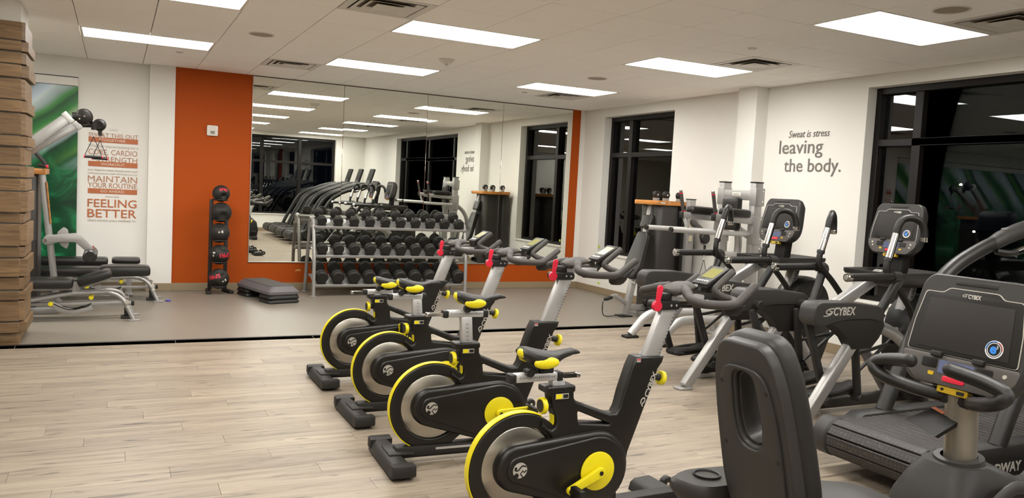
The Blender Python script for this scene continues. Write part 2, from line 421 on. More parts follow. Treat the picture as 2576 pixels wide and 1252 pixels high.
# ceiling: base + tiles
ceil_ob = structure(part('ceiling', B().box(((XL+XR)/2, (YR+YM)/2, H+.09), (XR-XL+.7, YM-YR+.7, .14)), M_GRID))
G = .6096; GX, GY = 2.106, 6.229
LIGHTS = [(c, r) for c in (-12, -8, -4, 0, 4) for r in (4, 0, -4, -8, -12)]
LIGHTS = [(c, r) for c, r in LIGHTS if GY+r*G > YR+.2 and (c > -8 or r == 4)]  # leftmost columns: unseen panels, put in to keep the mural bright
VENTS = [(-1, -1), (-1, 5), (5, 5), (5, -1), (5, -5), (-4, -2)]
used = set((c+i, r) for c, r in LIGHTS for i in (0, 1)) | set(VENTS)
tm = B().box((G/2, G/2, .008), (G-.006, G-.006, .016), bev=.0022, seg=1).mesh('ceiling_tile')
tiles, rest = [], []
for i in range(-13, 9):
    for j in range(-14, 9):
        x0, x1 = max(GX+i*G, XL), min(GX+(i+1)*G, XR); y0, y1 = max(GY+j*G, YR), min(GY+(j+1)*G, YM)
        if x1-x0 < .02 or y1-y0 < .02 or (i, j) in used: continue
        cx, cy = (x0+x1)/2, (y0+y1)/2
        v = Vector((cx, cy, H-CAM_H)); dz = v.dot(_f); px = v.dot(_r2)/max(dz, .01)*FOCAL_PX; py = v.dot(_u2)/max(dz, .01)*FOCAL_PX
        (tiles if (dz > .5 and abs(px) < 1500 and py < 800) else rest).append((dz, x0, x1, y0, y1))
tiles.sort(); rest += tiles[298:]; tiles = tiles[:298]
for _, x0, x1, y0, y1 in tiles:
    full = x1-x0 > G-1e-4 and y1-y0 > G-1e-4
    me = tm if full else B().box(((x1-x0)/2, (y1-y0)/2, .008), (x1-x0-.006, y1-y0-.006, .016), bev=.0022, seg=1).mesh('ceiling_tile')
    link('ceiling_tile', me, M_TILE, ceil_ob).location = (x0, y0, H)
rb = B()
for _, x0, x1, y0, y1 in rest: rb.box(((x0+x1)/2, (y0+y1)/2, H+.008), (x1-x0-.006, y1-y0-.006, .016))
if rest: part('ceiling_tile_field', rb, M_TILE, ceil_ob, smooth=False)['kind'] = 'stuff'

# lit troffers
def troffer():
    t = thing('ceiling_light', '', 'ceiling light', group='recessed ceiling light panels')
    w, d = 2*G-.004, G-.004
    part('frame', plate_mesh([[(0, 0), (w, 0), (w, d), (0, d)], [(.022, .022), (w-.022, .022), (w-.022, d-.022), (.022, d-.022)]], .012, .002, 'z+', (.002, .002, .005)), M_WHITE, t)
    part('diffuser', B().box((w/2+.002, d/2+.002, .0075), (w-.04, d-.04, .003)), M_LAMP, t)
    return t
tr0 = troffer()
LN = {-12: 'added unseen to light the far mural end', -8: 'kept unseen to light the leaf mural', -4: 'in the row above the benches', 0: 'in the row above the spin bikes', 4: 'in the row above the cardio machines'}
RN = {4: 'nearest the mirror wall', 0: 'second from the mirror wall', -4: 'third from the mirror wall', -8: 'fourth from the mirror wall', -12: 'farthest from the mirror wall'}
for k, (c, r) in enumerate(LIGHTS):
    o = tr0 if k == 0 else copy_tree(tr0)
    o.location = (GX+c*G, GY+r*G, H)
    o['label'] = 'lit ceiling panel ' + LN[c] + ', ' + RN[r]; o['group'] = 'recessed ceiling light panels'

# air diffusers
def vent():
    t = thing('ceiling_vent', '', 'vent', group='square ceiling vents')
    part('backing', B().box((G/2, G/2, .013), (G-.02, G-.02, .004)), M_DARKSLOT, t)
    part('frame', plate_mesh([[(.003, .003), (G-.003, .003), (G-.003, G-.003), (.003, G-.003)], [(.06, .06), (G-.06, .06), (G-.06, G-.06), (.06, G-.06)]], .008, .001, 'z+', (0, 0, .002)), M_WHITE, t)
    for a, bz in ((.075, -.004), (.135, -.010)):
        b = B(); lo = [(a, a), (G-a, a), (G-a, G-a), (a, G-a)]; hi = [(a+.045, a+.045), (G-a-.045, a+.045), (G-a-.045, G-a-.045), (a+.045, G-a-.045)]
        b.loft([[(x, y, bz) for x, y in lo], [(x, y, bz+.002) for x, y in lo], [(x, y, .012) for x, y in hi], [(x, y, .010) for x, y in hi]], cap=False, closed=True)
        part('louver', b, M_WHITE, t)
    part('center_plate', B().box((G/2, G/2, -.010), (.2, .2, .006), bev=.002), M_WHITE, t)
    return t
v0 = vent()
VL = ['square ceiling vent beside the light panel above the middle of the floor', 'square ceiling vent in front of the orange wall beside the mirror top', 'square ceiling vent nearest the corner of mirror and window wall',
      'square ceiling vent beside the light in front of the cream pillar', 'square ceiling vent above the large window', 'square ceiling vent near the slatted wood column']
for k, (c, r) in enumerate(VENTS):
    o = v0 if k == 0 else copy_tree(v0)
    o.location = (GX+c*G, GY+r*G, H); o['label'] = VL[k]

# ceiling speakers, sprinkler caps, smoke detector
for (x, y), n in zip(((1.19, 7.81), (4.88, 7.82), (4.86, 3.5), (1.19, 3.5)), ('over the rubber floor near the orange wall', 'between the two rear lights near the pillar', 'beside the light panel near the large window', 'above the open wood floor')):
    t = thing('ceiling_speaker', 'round flush ceiling speaker ' + n, 'speaker', (x, y, H), group='flush ceiling speakers')
    part('trim_ring', B().lathe([(.100, 0), (.115, 0), (.117, -.003), (.115, -.006), (.104, -.006), (.100, -.002)], seg=32), M_WHITE, t)
    part('grille', B().lathe([(0, -.004), (.102, -.003), (.102, 0)], seg=32), M('speaker_grille', '#a3978a', .7, bump=(900, .6)), t)
for (x, y), n in zip(((.606, 9.61), (4.867, 5.33), (4.88, 9.63)), ('near the orange wall', 'above the cardio machines', 'next to the mirror')):
    t = thing('sprinkler', 'small round concealed sprinkler plate ' + n, 'sprinkler', (x, y, H), group='sprinkler plates')
    part('cover_plate', B().lathe([(0, -.006), (.036, -.006), (.040, -.004), (.040, 0)], seg=24), M_WHITE, t)
    part('gap_ring', B().lathe([(.026, -.0068), (.030, -.0068), (.030, -.005), (.026, -.005), (.026, -.0068)], seg=24), M_DARKSLOT, t)
t = thing('smoke_detector', 'white conical smoke detector between the middle ceiling lights', 'smoke detector', (3.06, 7.86, H))
part('base', B().lathe([(0, 0), (.085, 0), (.083, -.012), (.05, -.040), (.04, -.044), (0, -.044)], seg=28), M_WHITE, t)
part('sensor_head', B().lathe([(0, -.044), (.032, -.044), (.030, -.062), (.018, -.068), (0, -.068)], seg=20), M_WHITE, t)
part('sensor_slot', B().box((-.012, -.024, -.054), (.02, .014, .006)), M_TRIMBLK, t)

# ------------------------------------------------------------------ windows
def window(name, lo, hi, z0, z1, ax, plane, mull, tz, sgn):
    """lo..hi along the wall; mull = centre positions of vertical bars; plane = room-side face of the frame"""
    w = structure(bpy.data.objects.new(name, None)); COL.objects.link(w)
    D = .10; fw = .065; c = plane + sgn*D/2
    def bxs(a, b_, za, zb, nm, mat, off=0., d=D):
        cc = c + sgn*off
        bb_ = B()
        if ax == 'x': bb_.box((cc, (a+b_)/2, (za+zb)/2), (d, b_-a, zb-za), bev=.004 if d > .05 else 0, seg=1)
        else: bb_.box(((a+b_)/2, cc, (za+zb)/2), (b_-a, d, zb-za), bev=.004 if d > .05 else 0, seg=1)
        return part(nm, bb_, mat, w)
    bxs(lo, lo+fw, z0, z1, 'window_frame', M_FRAME); bxs(hi-fw, hi, z0, z1, 'window_frame', M_FRAME)
    bxs(lo+fw, hi-fw, z1-fw, z1, 'window_frame', M_FRAME); bxs(lo+fw, hi-fw, z0, z0+fw, 'window_frame', M_FRAME)
    xs = [lo+fw]
    for m_ in mull:
        bxs(m_-.045, m_+.045, z0+fw, z1-fw, 'mullion', M_FRAME); xs += [m_-.045, m_+.045]
    xs += [hi-fw]
    for a, b_ in zip(xs[::2], xs[1::2]):
        bxs(a, b_, tz-.035, tz+.035, 'transom', M_FRAME)
        bxs(a, b_, z0+fw, tz-.035, 'pane', M_GLASS, .02, .008); bxs(a, b_, tz+.035, z1-fw, 'pane', M_GLASS, .02, .008)
    # sill
    sb = B()
    if ax == 'x': sb.box((XR+.055, (lo+hi)/2, z0+.011), (.15, hi-lo-.002, .022), bev=.004)
    else: sb.box(((lo+hi)/2, YR-.055, z0+.011), (hi-lo-.002, .15, .022), bev=.004)
    part('window_sill', sb, M_WALL, w); return w
window('window_1', W1[0], W1[1], W1[2], W1[3], 'x', XR+.12, [9.85], 2.12, 1)
window('window_2', W2[0], W2[1], W2[2], W2[3], 'x', XR+.12, [5.13, 3.53, 1.95], 2.16, 1)
window('window_3', RW[0], RW[1], RW[2], RW[3], 'y', YR-.12, [2.66, 3.70, 4.76], 1.99, -1)

# night outside: car park with a few lamps
gr = part('car_park', B().box((30, 5, -.35), (140, 160, .1)), M('night_asphalt', '#1b1b1e', .9, var=.2, scale=2)); gr['kind'] = 'structure'
M_STREET = EM('sodium_lamp', (1., .72, .38), 90.); M_POLE = M('lamp_pole', '#222222', .6)
for x, y, z, r, n in ((30, 20.52, 2.68, .055, ''), (30, 19.8, .86, .05, ''), (30, -31.57, 2.70, .16, ''), (30, -33.48, 2.06, .06, ''), (30, -34.95, 2.03, .05, ''), (30, -31.39, 1.64, .06, '')):
    t = thing('street_lamp', 'distant amber street lamp glowing in the dark outside the windows', 'street lamp', (x, y, -.3), group='street lamps outside')
    part('pole', B().cyl((0, 0, 0), (0, 0, z+.3), .05, .035, 8), M_POLE, t)
    part('lamp_head', B().lathe([(0, -.5*r), (r*.8, -.3*r), (r, 0.2*r), (r*.5, r), (0, r*1.1)], (0, 0, z+.3), seg=12), M_STREET, t)

# ------------------------------------------------------------------ mirror on the back wall
mr = thing('wall_mirror', 'wide frameless gym mirror of four tall panels on the orange wall', 'mirror', (0, YB, 0))
MX = [1.584, 2.786, 4.001, 5.210, 6.425]
for k in range(4):
    a, b_ = MX[k], MX[k+1]
    o = part('mirror_panel', B().box((0, 0, 0), (b_-a-.003, .006, 2.815-.385), bev=.0015, seg=1), M_MIRROR, mr)
    o.location = ((a+b_)/2, -.0065, (2.815+.385)/2)
    o.rotation_euler = ((.0, .0009, -.0006, .0004)[k], 0, (0, .0007, -.0008, .0003)[k])
M_ALU = M('brushed_aluminium', '#c9c7c2', .3, metal=.9, var=.04)
part('bottom_channel', B().box(((MX[0]+MX[-1])/2, -.008, .379), (MX[-1]-MX[0]+.006, .015, .014), bev=.002), M_ALU, mr)
part('side_trim', B().box((MX[0]-.003, -.008, 1.60), (.005, .014, 2.43)), M_ALU, mr)
part('top_channel', B().box(((MX[0]+MX[-1])/2, -.008, 2.813), (MX[-1]-MX[0]+.006, .015, .008)), M('dark_channel', '#5a5148', .5, metal=.5), mr)
structure(part('trim_2', B().box((6.583, YB-.003, H/2), (.012, .006, H-.002)), M_WALL))

# ------------------------------------------------------------------ mural and header
t = thing('wall_mural', 'large green bamboo leaf photo mural beside the lettered wall', 'mural', (0, YM, 0))
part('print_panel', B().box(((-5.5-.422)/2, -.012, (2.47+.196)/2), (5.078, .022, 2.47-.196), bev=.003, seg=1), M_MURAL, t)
part('header_strip', B().box(((-5.5-.422)/2, -.022, 2.523), (5.078, .042, .095), bev=.003, seg=1), M_WALL, t)
part('painted_shadow_line', B().box(((-5.5-.422)/2, -.006, 2.577), (5.078, .01, .012)), M_TRIMBLK, t)  # black strip painting the shadow line on top of the header

# ------------------------------------------------------------------ lettering on the walls
def zt(zy): return 2.005 - (240+.3513*zy-322)*.00493
t = thing('wall_decal', 'tall orange and grey motivational lettering block on cream wall by the mural', 'wall decal', (0, YM, 0))
LINES = [("Let's", 252, 17, -.075, .085, M_DECALT, 0), ('SWEAT THIS OUT', 302, 30, -.305, .545, M_DECALB, 0), ("Whether you're looking for a", 374, 22, -.305, .55, M_DECALT, 0), ('CORE, CARDIO', 424, 38, -.305, .54, M_DECALB, 0),
         ('STRENGTH', 472, 36, -.215, .45, M_DECALB, 0), ('our best-in-class equipment and', 540, 18, -.308, .548, M_DECALT, 0), ('wellness-savvy staff will help you to', 562, 14, -.308, .545, M_DECALT, 0),
         ('MAINTAIN', 617, 44, -.307, .545, M_DECALB, 0), ('YOUR ROUTINE.', 658, 36, -.305, .555, M_DECALB, 0), ('strut out', 725, 16, -.115, .155, M_DECALT, 0),
         ('FEELING', 795, 56, -.308, .545, M_DECALO, .001), ('BETTER', 868, 58, -.308, .545, M_DECALO, .001), ('than when you walked in.', 897, 18, -.305, .54, M_DECALT, 0)]
for s, base, hz, x, w, m_, bo in LINES:
    size = hz*.3513*.00493/.69
    part('text_line', text_mesh(s, size, T(x, -.004, zt(base)) @ FRAMES['y-'], .003, width=w, bold=bo), m_, t)
for z0, z1, s, w in ((338, 303, 'TOGETHER', .27), (508, 472, 'WORKOUT.', .27), (699, 664, 'GO AHEAD.', .27)):
    br = part('text_bar', B().box((-.033, -.003, (zt(z0)+zt(z1))/2), (.545, .004, zt(z1)-zt(z0))), M_DECALO, t)
    part('text_line', text_mesh(s, .042, T(-.033, -.0065, zt(z0)+.016) @ FRAMES['y-'], .002, 'CENTER', width=w), M_PRINTW, br)
t = thing('wall_decal', 'grey wall lettering about stress leaving the body beside the large window', 'wall decal', (XR, 0, 0))
for s, y, z, size, w, sh, bo in (('Sweat is stress', 6.618, 2.240, .112, .566, .22, 0), ('leaving', 6.745, 2.066, .215, .615, 0, .0005), ('the body.', 6.655, 1.868, .205, .78, 0, .0005)):
    part('text_line', text_mesh(s, size, T(-.004, y, z) @ FRAMES['x-'], .003, shear=sh, width=w, bold=bo), M_DECALG, t)

# white dispenser on the orange wall
t = thing('wall_thermostat', 'small white rounded control box on the orange wall', 'thermostat', (1.097, YB, 2.063))
part('housing', plate_mesh([rrect(-.066, -.066, .066, .066, .018)], .03, .006, 'y-', (0, -.0155, 0)), M_WHITE, t)
part('raised_panel', plate_mesh([rrect(-.042, -.05, .042, .052, .012)], .01, .003, 'y-', (0, -.034, 0)), M('pale_plastic', '#cfc9be', .4), t)
part('display', B().box((0, -.0395, -.022), (.05, .003, .035)), M('grey_display', '#7e7a72', .3, var=.5, scale=90), t)
for k, yz in enumerate(((10.337, .715), (10.29, .155))):
    tag(part('tape_scrap', B().box((XR-.0015, yz[0], yz[1]), (.002, .05, .035)), M('lime_tape', '#b7c43a', .6)), 'scrap of lime green tape on the cream wall ' + ('beside the far window' if k == 0 else 'just above the baseboard'), 'tape')
tag(part('paint_scuff', plate_mesh([[(0, 0), (.03, .012), (.062, .002), (.07, .02), (.05, .035), (.02, .03), (-.005, .016)]], .001, 0, 'y-', (2.205, YB-.0012, .25)), M('bare_plaster', '#c9964f', .8)), 'small chipped patch low on the orange wall beside the dumbbell rack', 'scuff')

# ------------------------------------------------------------------ slatted wood column
t = thing('wood_column', 'square column clad in stacked oak boards at the rubber floor edge', 'column', (-.69, 7.67, 0))
ZB = [2.652, 2.496, 2.407, 2.305, 2.196, 2.02, 1.917, 1.733, 1.642, 1.489, 1.388, 1.277, 1.1, 1.012, .824, .728, .569, .459, .375, .198, .101]
part('core', B().box((-.32, .34, H/2), (.60, .60, H-.004)), M_WALL, t)
CW = .62
for k in range(len(ZB)-1):
    z1, z0 = ZB[k]-.006, ZB[k+1]+.006; pr_ = (.0, .022, .006, .026)[k % 4]
    part('board', B().box((-.30-.02, .012-pr_/2, (z0+z1)/2), (CW+.0, .024+pr_, z1-z0), bev=.003, seg=1), M_OAK, t)
    b = B().prism([(-.010, .012), (.014+pr_, -.0+.02), (.014+pr_, CW), (-.010, CW)], z0, z1, 'z', bev=.002, seg=1)
    part('board', b, M_OAK, t)
part('plinth', B().box((-.32, .32, .05), (.612, .612, .1), bev=.004), M_OAK, t)
# ------------------------------------------------------------------ shared machine materials
M_BLK = M('satin_black_frame', '#16130f', .38, bump=(500, .06), var=.08)
M_BLKM = M('matte_black_plastic', '#1d1a17', .55, bump=(420, .15), var=.08)
M_YEL = M('yellow_plastic', '#e0cf14', .38, var=.03)
M_STEEL = M('brushed_flywheel_steel', '#b9b4aa', .26, metal=1., var=.08, aniso=.75, scale=8)
M_SIL = M('silver_anodised', '#c4c3c1', .38, metal=.55, var=.04)
M_SILP = M('silver_powder_coat', '#9f9d9a', .36, metal=.5, var=.04)
M_CHR = M('chrome', '#dcdad6', .12, metal=1.)
M_GRIP = M('charcoal_rubber_grip', '#3a3632', .6, bump=(600, .25), var=.06)
M_RED = M('red_plastic', '#d3233c', .35)
M_LCD = M('olive_lcd', '#8d8a55', .15, var=.05)
M_INK = M('black_ink', '#141210', .5)
M_PRINT = M('silver_print', '#bdb8ae', .4, metal=.3)

def ribbon(path, t):
    """closed 2D loop around an open path, offset outwards by t on its left side"""
    n = len(path); out = []
    for i in range(n):
        a, b = Vector(path[max(i-1, 0)]), Vector(path[min(i+1, n-1)]); d = (b-a).normalized()
        out.append((path[i][0]-d.y*t, path[i][1]+d.x*t))
    return list(path) + out[::-1]

def hull2(c0, r0, c1, r1, n=20):
    """outline of a belt round two circles"""
    c0, c1 = Vector(c0), Vector(c1); d = c1-c0; L = d.length; a = math.atan2(d.y, d.x); k = math.acos((r0-r1)/L)
    A = [(c0.x+r0*math.cos(a+t), c0.y+r0*math.sin(a+t)) for t in [k+(2*PI-2*k)*i/n for i in range(n+1)]]
    Bq = [(c1.x+r1*math.cos(a+t), c1.y+r1*math.sin(a+t)) for t in [-k+2*k*i/n for i in range(n+1)]]
    return A+Bq

def saddle(b, x0, zt, L=.295):
    """loft of a bike saddle; x0 rear end, zt top at the rear"""
    S = [(-.001, .030, -.030, .058), (.012, .058, -.045, .004), (.045, .080, -.066, .002), (.085, .084, -.084, -.002), (.125, .075, -.092, -.010), (.150, .060, -.078, -.014), (.18, .043, -.052, -.018),
         (.22, .031, -.042, -.014), (.26, .026, -.038, -.010), (.285, .021, -.036, -.018), (.297, .010, -.034, -.026)]
    loops = []
    for x, w, lo, hi in S:
        if x < 0: hi = -.008; lo = -.030; w = .045
        lp = []
        for k in range(16):
            a = 2*PI*k/16; c, s_ = math.cos(a), math.sin(a)
            yy = w*math.copysign(abs(c)**.75, c); mid = (lo+hi)/2; hh = (hi-lo)/2
            zz = mid + hh*math.copysign(abs(s_)**.8, s_) - (0.010*(1-abs(c)) if (s_ > 0 and .05 < x < .2) else 0)
            lp.append((x0+x*L/.297, yy, zt+zz))
        loops.append(lp)
    return b.loft(loops)

def make_bike(label, loc, rz, sx, sz, slx, slz, ext, crank, hbz, seat_knob):
    t = thing('indoor_cycle', label, 'exercise bike', loc, rz, 'indoor cycles in a row')
    WC = (-.012, .308)
    # stabilisers and beam
    ft = part('rear_stabilizer', B().prism([(-.290, .012), (-.280, .055), (-.255, .075), (-.200, .075), (-.175, .055), (-.165, .012)], -.25, .25, 'y', bev=.006), M_BLKM, t)
    for s in (-1, 1):
        part('end_cap', B().box((-.227, s*.238, .049), (.128, .07, .066), bev=.012, rot=rx(s*.10).to_3x3()), M_BLKM, ft)
        part('rubber_foot', B().cyl((-.227, s*.215, 0), (-.227, s*.215, .016), .026, seg=14), M_INK, ft)
    part('connector_plate', B().box((-.19, 0, .078), (.14, .17, .012), bev=.005), M_BLKM, ft)
    part('base_beam', B().box((.33, 0, .075), (1.08, .075, .05), bev=.006).box((.33, 0, .043), (1.02, .05, .014), bev=.003), M_BLKM, t)
    part('beam_rail', B().box((.12, -.039, .082), (.22, .004, .012)), M_SIL, t)
    fs = part('front_stabilizer', B().prism([(.775, .012), (.785, .05), (.81, .068), (.90, .072), (.925, .05), (.935, .012)], -.255, .255, 'y', bev=.006), M_BLKM, t)
    for s in (-1, 1):
        part('transport_wheel', B().cyl((.952, s*.175-.016, .052), (.952, s*.175+.016, .052), .036, seg=20, bev=.006), M_INK, fs)
        part('wheel_bolt', B().cyl((.952, s*.175-.021, .052), (.952, s*.175+.021, .052), .009, seg=10), M_CHR, fs)
        part('rubber_foot', B().cyl((.855, s*.225, 0), (.855, s*.225, .016), .026, seg=14), M_INK, fs)
    # frame with flywheel ring, seat tube, strut and column
    arc = [(WC[0]+.235*math.cos(a), WC[1]+.235*math.sin(a)) for a in [math.radians(66+(318-66)*k/44) for k in range(45)]]
    notch = [(.100, .487), (.118, .470), (.134, .462), (.147, .468), (.155, .491)]
    inner = [(WC[0]+.190*math.cos(a), WC[1]+.190*math.sin(a)) for a in [math.radians(62-(62+38)*k/16) for k in range(17)]]
    outer = ([(.098, .652), (.104, .632), (.120, .620), (.134, .554), (.152, .520)] + notch[::-1] + [(.085, .505)] + inner + [(.24, .130), (.46, .118), (.53, .20), (.548, .323), (.675, .650), (.690, .702), (.714, .733), (.722, .762), (.562, .765),
              (.539, .716), (.502, .603), (.486, .535), (.470, .508), (.434, .510), (.321, .553), (.252, .580), (.240, .596), (.236, .645)])
    hole = round_poly([(.262, .536), (.441, .461), (.269, .482)], .012, 3)
    part('frame', plate_mesh([outer, hole], .074, .012, at=(0, 0, 0), seg=3), M_BLK, t)
    ring = arc[:-1] + [(WC[0]+.235*math.cos(math.radians(a)), WC[1]+.235*math.sin(math.radians(a))) for a in range(318, 426, 6)]
    part('wheel_fender', plate_mesh([ring, circ(WC[0], WC[1], .178, n=56)], .044, .007, at=(0, 0, 0), seg=3), M_BLK, t)
    part('frame_foot', B().box((.40, 0, .115), (.20, .066, .05), bev=.008), M_BLK, t)
    part('seat_collar', plate_mesh([rrect(.094, .625, .240, .656, .01)], .086, .008, at=(0, 0, 0)), M_BLK, t)
    part('flywheel', B().lathe([(0, -.018), (.05, -.018), (.055, -.014), (.170, -.014), (.176, -.010), (.176, .010), (.170, .014), (.055, .014), (.05, .018), (0, .018)], (WC[0], 0, WC[1]), (0, 1, 0), 64), M_STEEL, t)
    rim = [(WC[0]+.2365*math.cos(a), WC[1]+.2365*math.sin(a)) for a in [math.radians(285-(285-66)*k/56) for k in range(57)]] + [(.100, .4895), (.118, .4725), (.134, .4645), (.146, .470), (.1535, .491), (.151, .522)]
    part('rim_trim', plate_mesh([ribbon(rim, .0055)], .036, .002, at=(0, 0, 0)), M_YEL, t)
    # belt guard
    CC = (.36, .266)
    part('belt_guard', plate_mesh([hull2((-.032, .312), .104, CC, .176)], .118, .022, at=(0, 0, 0), seg=4), M_BLK, t)
    part('guard_face', plate_mesh([hull2((-.032, .312), .060, CC, .155)], .134, .010, at=(0, 0, 0), seg=3), M_BLK, t)
    for s in (-1, 1):
        lg = part('emblem', B().cyl((-.032, s*.0665, .312), (-.032, s*.0685, .312), .034, seg=32), M_PRINT, t)
        yv = s*.0695
        f = lambda pts: part('emblem_stroke', plate_mesh([[(-.032+x*s*-1*-1, .312+z) for x, z in pts]], .0015, 0, at=(0, yv, 0)), M_INK, lg)
        f(ribbon([(-.027, .012), (-.012, .018), (-.002, .010), (.006, .000), (.016, -.003), (.029, .004)], .0055))
        f(ribbon([(-.032, -.003), (-.02, -.012), (-.013, -.004), (-.004, -.014), (-.018, -.03)], .005))
        f([(x*1+.017, z-.021) for x, z in circ(0, 0, .011, n=14)]); f([(x+.021, z+.011) for x, z in circ(0, 0, .006, n=12)])
    # cranks
    for s, a in ((-1, crank), (1, crank+180)):
        ca, sa = math.cos(math.radians(a)), math.sin(math.radians(a))
        y0 = s*.067
        ds = part('crank_disc', B().lathe([(0, 0), (.084, 0), (.088, .003), (.088, .007), (.084, .009), (0, .009)], (CC[0], y0, CC[1]), (0, s, 0), 40), M_YEL, t)
        ar = part('crank_arm', plate_mesh([hull2(CC, .024, (CC[0]+.165*ca, CC[1]+.165*sa), .017)], .020, .004, at=(0, s*.094, 0)), M_YEL, t)
        part('crank_bolt', B().cyl((CC[0], s*.104, CC[1]), (CC[0], s*.107, CC[1]), .010, seg=14), M_INK, ar)
        px, pz = CC[0]+.165*ca, CC[1]+.165*sa
        pd = part('pedal', B().box((px+.004, s*.150, pz-.012), (.03, .082, .085), bev=.006).cyl((px, s*.10, pz), (px, s*.12, pz), .011, seg=12), M_INK, t)
        part('toe_cage', B().tube(fillet([(px+.012, s*.118, pz), (px+.05, s*.118, pz-.05), (px+.03, s*.13, pz-.09), (px+.03, s*.17, pz-.09), (px+.05, s*.182, pz-.05), (px+.012, s*.182, pz)], .02, 3), .005, 6), M_INK, pd)
    # seat post, slider, saddle
    part('seat_post', B().bar((.176, 0, .60), (.160, 0, slz-.012), .046, .066, bev=.010, up=(1, 0, 0)), M_SIL, t)
    sl = part('seat_slider', B().box((slx, 0, slz), (.205, .05, .036), bev=.006), M_SIL, t)
    for s in (-1, 1): part('slider_cap', B().box((slx+s*.115, 0, slz-.001), (.03, .054, .04), bev=.006), M_INK, sl)
    part('inner_rail', B().box((slx+ext*.165, -.012, slz-.003), (.09, .010, .018)).box((slx+ext*.165, .012, slz-.003), (.09, .010, .018)).box((slx+ext*.214, 0, slz-.003), (.016, .045, .022), bev=.004), M_CHR, sl)
    rm = B()
    for k in range(19): rm.box((slx-.085+k*.0095, -.0256, slz+.002), (.0016, .001, .012 if k % 5 == 0 else .007))
    part('ruler_marks', rm, M_INK, sl)['kind'] = 'stuff'
    pm_ = B()
    for k in range(8):
        z = .668+k*.022
        if z < slz-.04: pm_.box((.176-(z-.6)*.08, -.0236, z), (.012, .001, .0022))
    if len(pm_.bm.verts): part('post_marks', pm_, M_INK, t)['kind'] = 'stuff'
    part('slider_knob', B().cyl((slx+seat_knob, -.02, slz+.03), (slx+seat_knob, -.05, slz+.03), .020, seg=18, bev=.003).box((slx+seat_knob+.02, 0, slz+.026), (.05, .04, .022), bev=.006), M_INK, sl)
    sd = part('saddle', saddle(B(), sx, sz), M_BLKM, t)
    for s in (-1, 1):
        part('saddle_pad', B().sph((sx+.092, s*.071, sz-.054), (.062, .016, .026), 20, 12), M_YEL, sd)
    part('saddle_tail', B().sph((sx+.004, 0, sz-.022), (.012, .034, .020), 14, 8), M_YEL, sd)
    part('saddle_clamp', B().box((sx+.125, 0, (sz-.085+slz+.018)/2), (.07, .045, max(.03, sz-.085-slz-.016+.02)), bev=.008), M_INK, t)
    part('saddle_rail', B().tube(spline([(sx+.10, -.022, sz-.10), (sx+.15, -.022, sz-.085), (sx+.2, -.018, sz-.05), (sx+.25, -.010, sz-.036)], 4), .0045, 6).tube(spline([(sx+.10, .022, sz-.10), (sx+.15, .022, sz-.085), (sx+.2, .018, sz-.05), (sx+.25, .010, sz-.036)], 4), .0045, 6), M_INK, sd)
    lb = part('model_label', B().box((.170, -.0440, .612), (.066, .002, .024)), M_PRINT, t)
    part('label_yellow', B().box((.154, -.0455, .612), (.030, .001, .020)), M_YEL, lb); part('label_black', B().box((.188, -.0455, .612), (.024, .001, .016)), M_INK, lb)
    # adjustment knobs
    k1 = part('seat_tube_knob', B().cyl((.135, -.004, .565), (.105, -.004, .566), .017, seg=16), M_BLKM, t)
    part('knob_rim', B().lathe([(.020, 0), (.034, 0), (.037, .004), (.037, .018), (.034, .022), (.020, .022)], (.108, -.004, .566), (-1, 0, 0), 26), M_YEL, k1)
    part('knob_face', B().cyl((.108, -.004, .566), (.083, -.004, .566), .028, seg=22), M_INK, k1)
    k2 = part('column_knob', B().cyl((.67, 0, .668), (.735, 0, .650), .017, seg=16), M_BLKM, t)
    part('knob_rim', B().lathe([(.0, 0), (.030, 0), (.034, .005), (.034, .018), (.030, .022), (0, .022)], (.726, 0, .652), (1, 0, -.26), 26), M_YEL, k2)
    # column lettering
    ax = Vector((.354, 0, .935)); 
    for s in (-1, 1):
        m4 = Matrix(((.354, -.935, 0, 0), (0, 0, -1, 0), (.935, .354, 0, 0), (0, 0, 0, 1))) if s < 0 else Matrix(((.354, .935, 0, 0), (0, 0, 1, 0), (.935, -.354, 0, 0), (0, 0, 0, 1)))
        org = T(.640, s*.0378, .571) if s < 0 else T(.600, s*.0378, .585)
        tx = part('lettering', text_mesh('CYBEX', .036, org @ m4 @ T(0, 0, 0), .0015, width=.122, bold=.001, shear=.05), M_PRINT, t)
        part('swoosh', B().tube(spline([(.600, s*.038, .545), (.603, s*.038, .563), (.618, s*.038, .571), (.622, s*.038, .556), (.606, s*.038, .540), (.612, s*.038, .532)], 4), .0032, 6, flat=(1, .25)), M_PRINT, tx)
    wl = part('warning_label', B().box((.574, -.0376, .748), (.022, .001, .016)), M_PRINT, t); part('label_red', B().box((.574, -.0384, .752), (.02, .0006, .005)), M_RED, wl)
    # handlebar post
    dz = hbz-1.0
    hp = part('handlebar_post', B().bar((.640, 0, .70), (.757+dz*.36, 0, hbz+.012), .046, .084, bev=.012, up=(1, 0, 0)), M_SIL, t)
    hm = B()
    for k in range(13):
        z = .775+k*.0165; hm.box((.660+(z-.70)*.374+.015, -.0236, z), (.010, .001, .0022))
    part('post_marks', hm, M_INK, hp)['kind'] = 'stuff'
    cl_ = part('clamp_plate', plate_mesh([rrect(.652, hbz-.022, .796, hbz+.020, .018)], .068, .003, at=(dz*.3, 0, 0)), M_INK, t)
    for x in (.675, .742, .772): part('clamp_bolt', B().cyl((x+dz*.3, -.036, hbz-.001), (x+dz*.3, .036, hbz-.001), .006 if x > .7 else .008, seg=10), M_CHR, cl_)
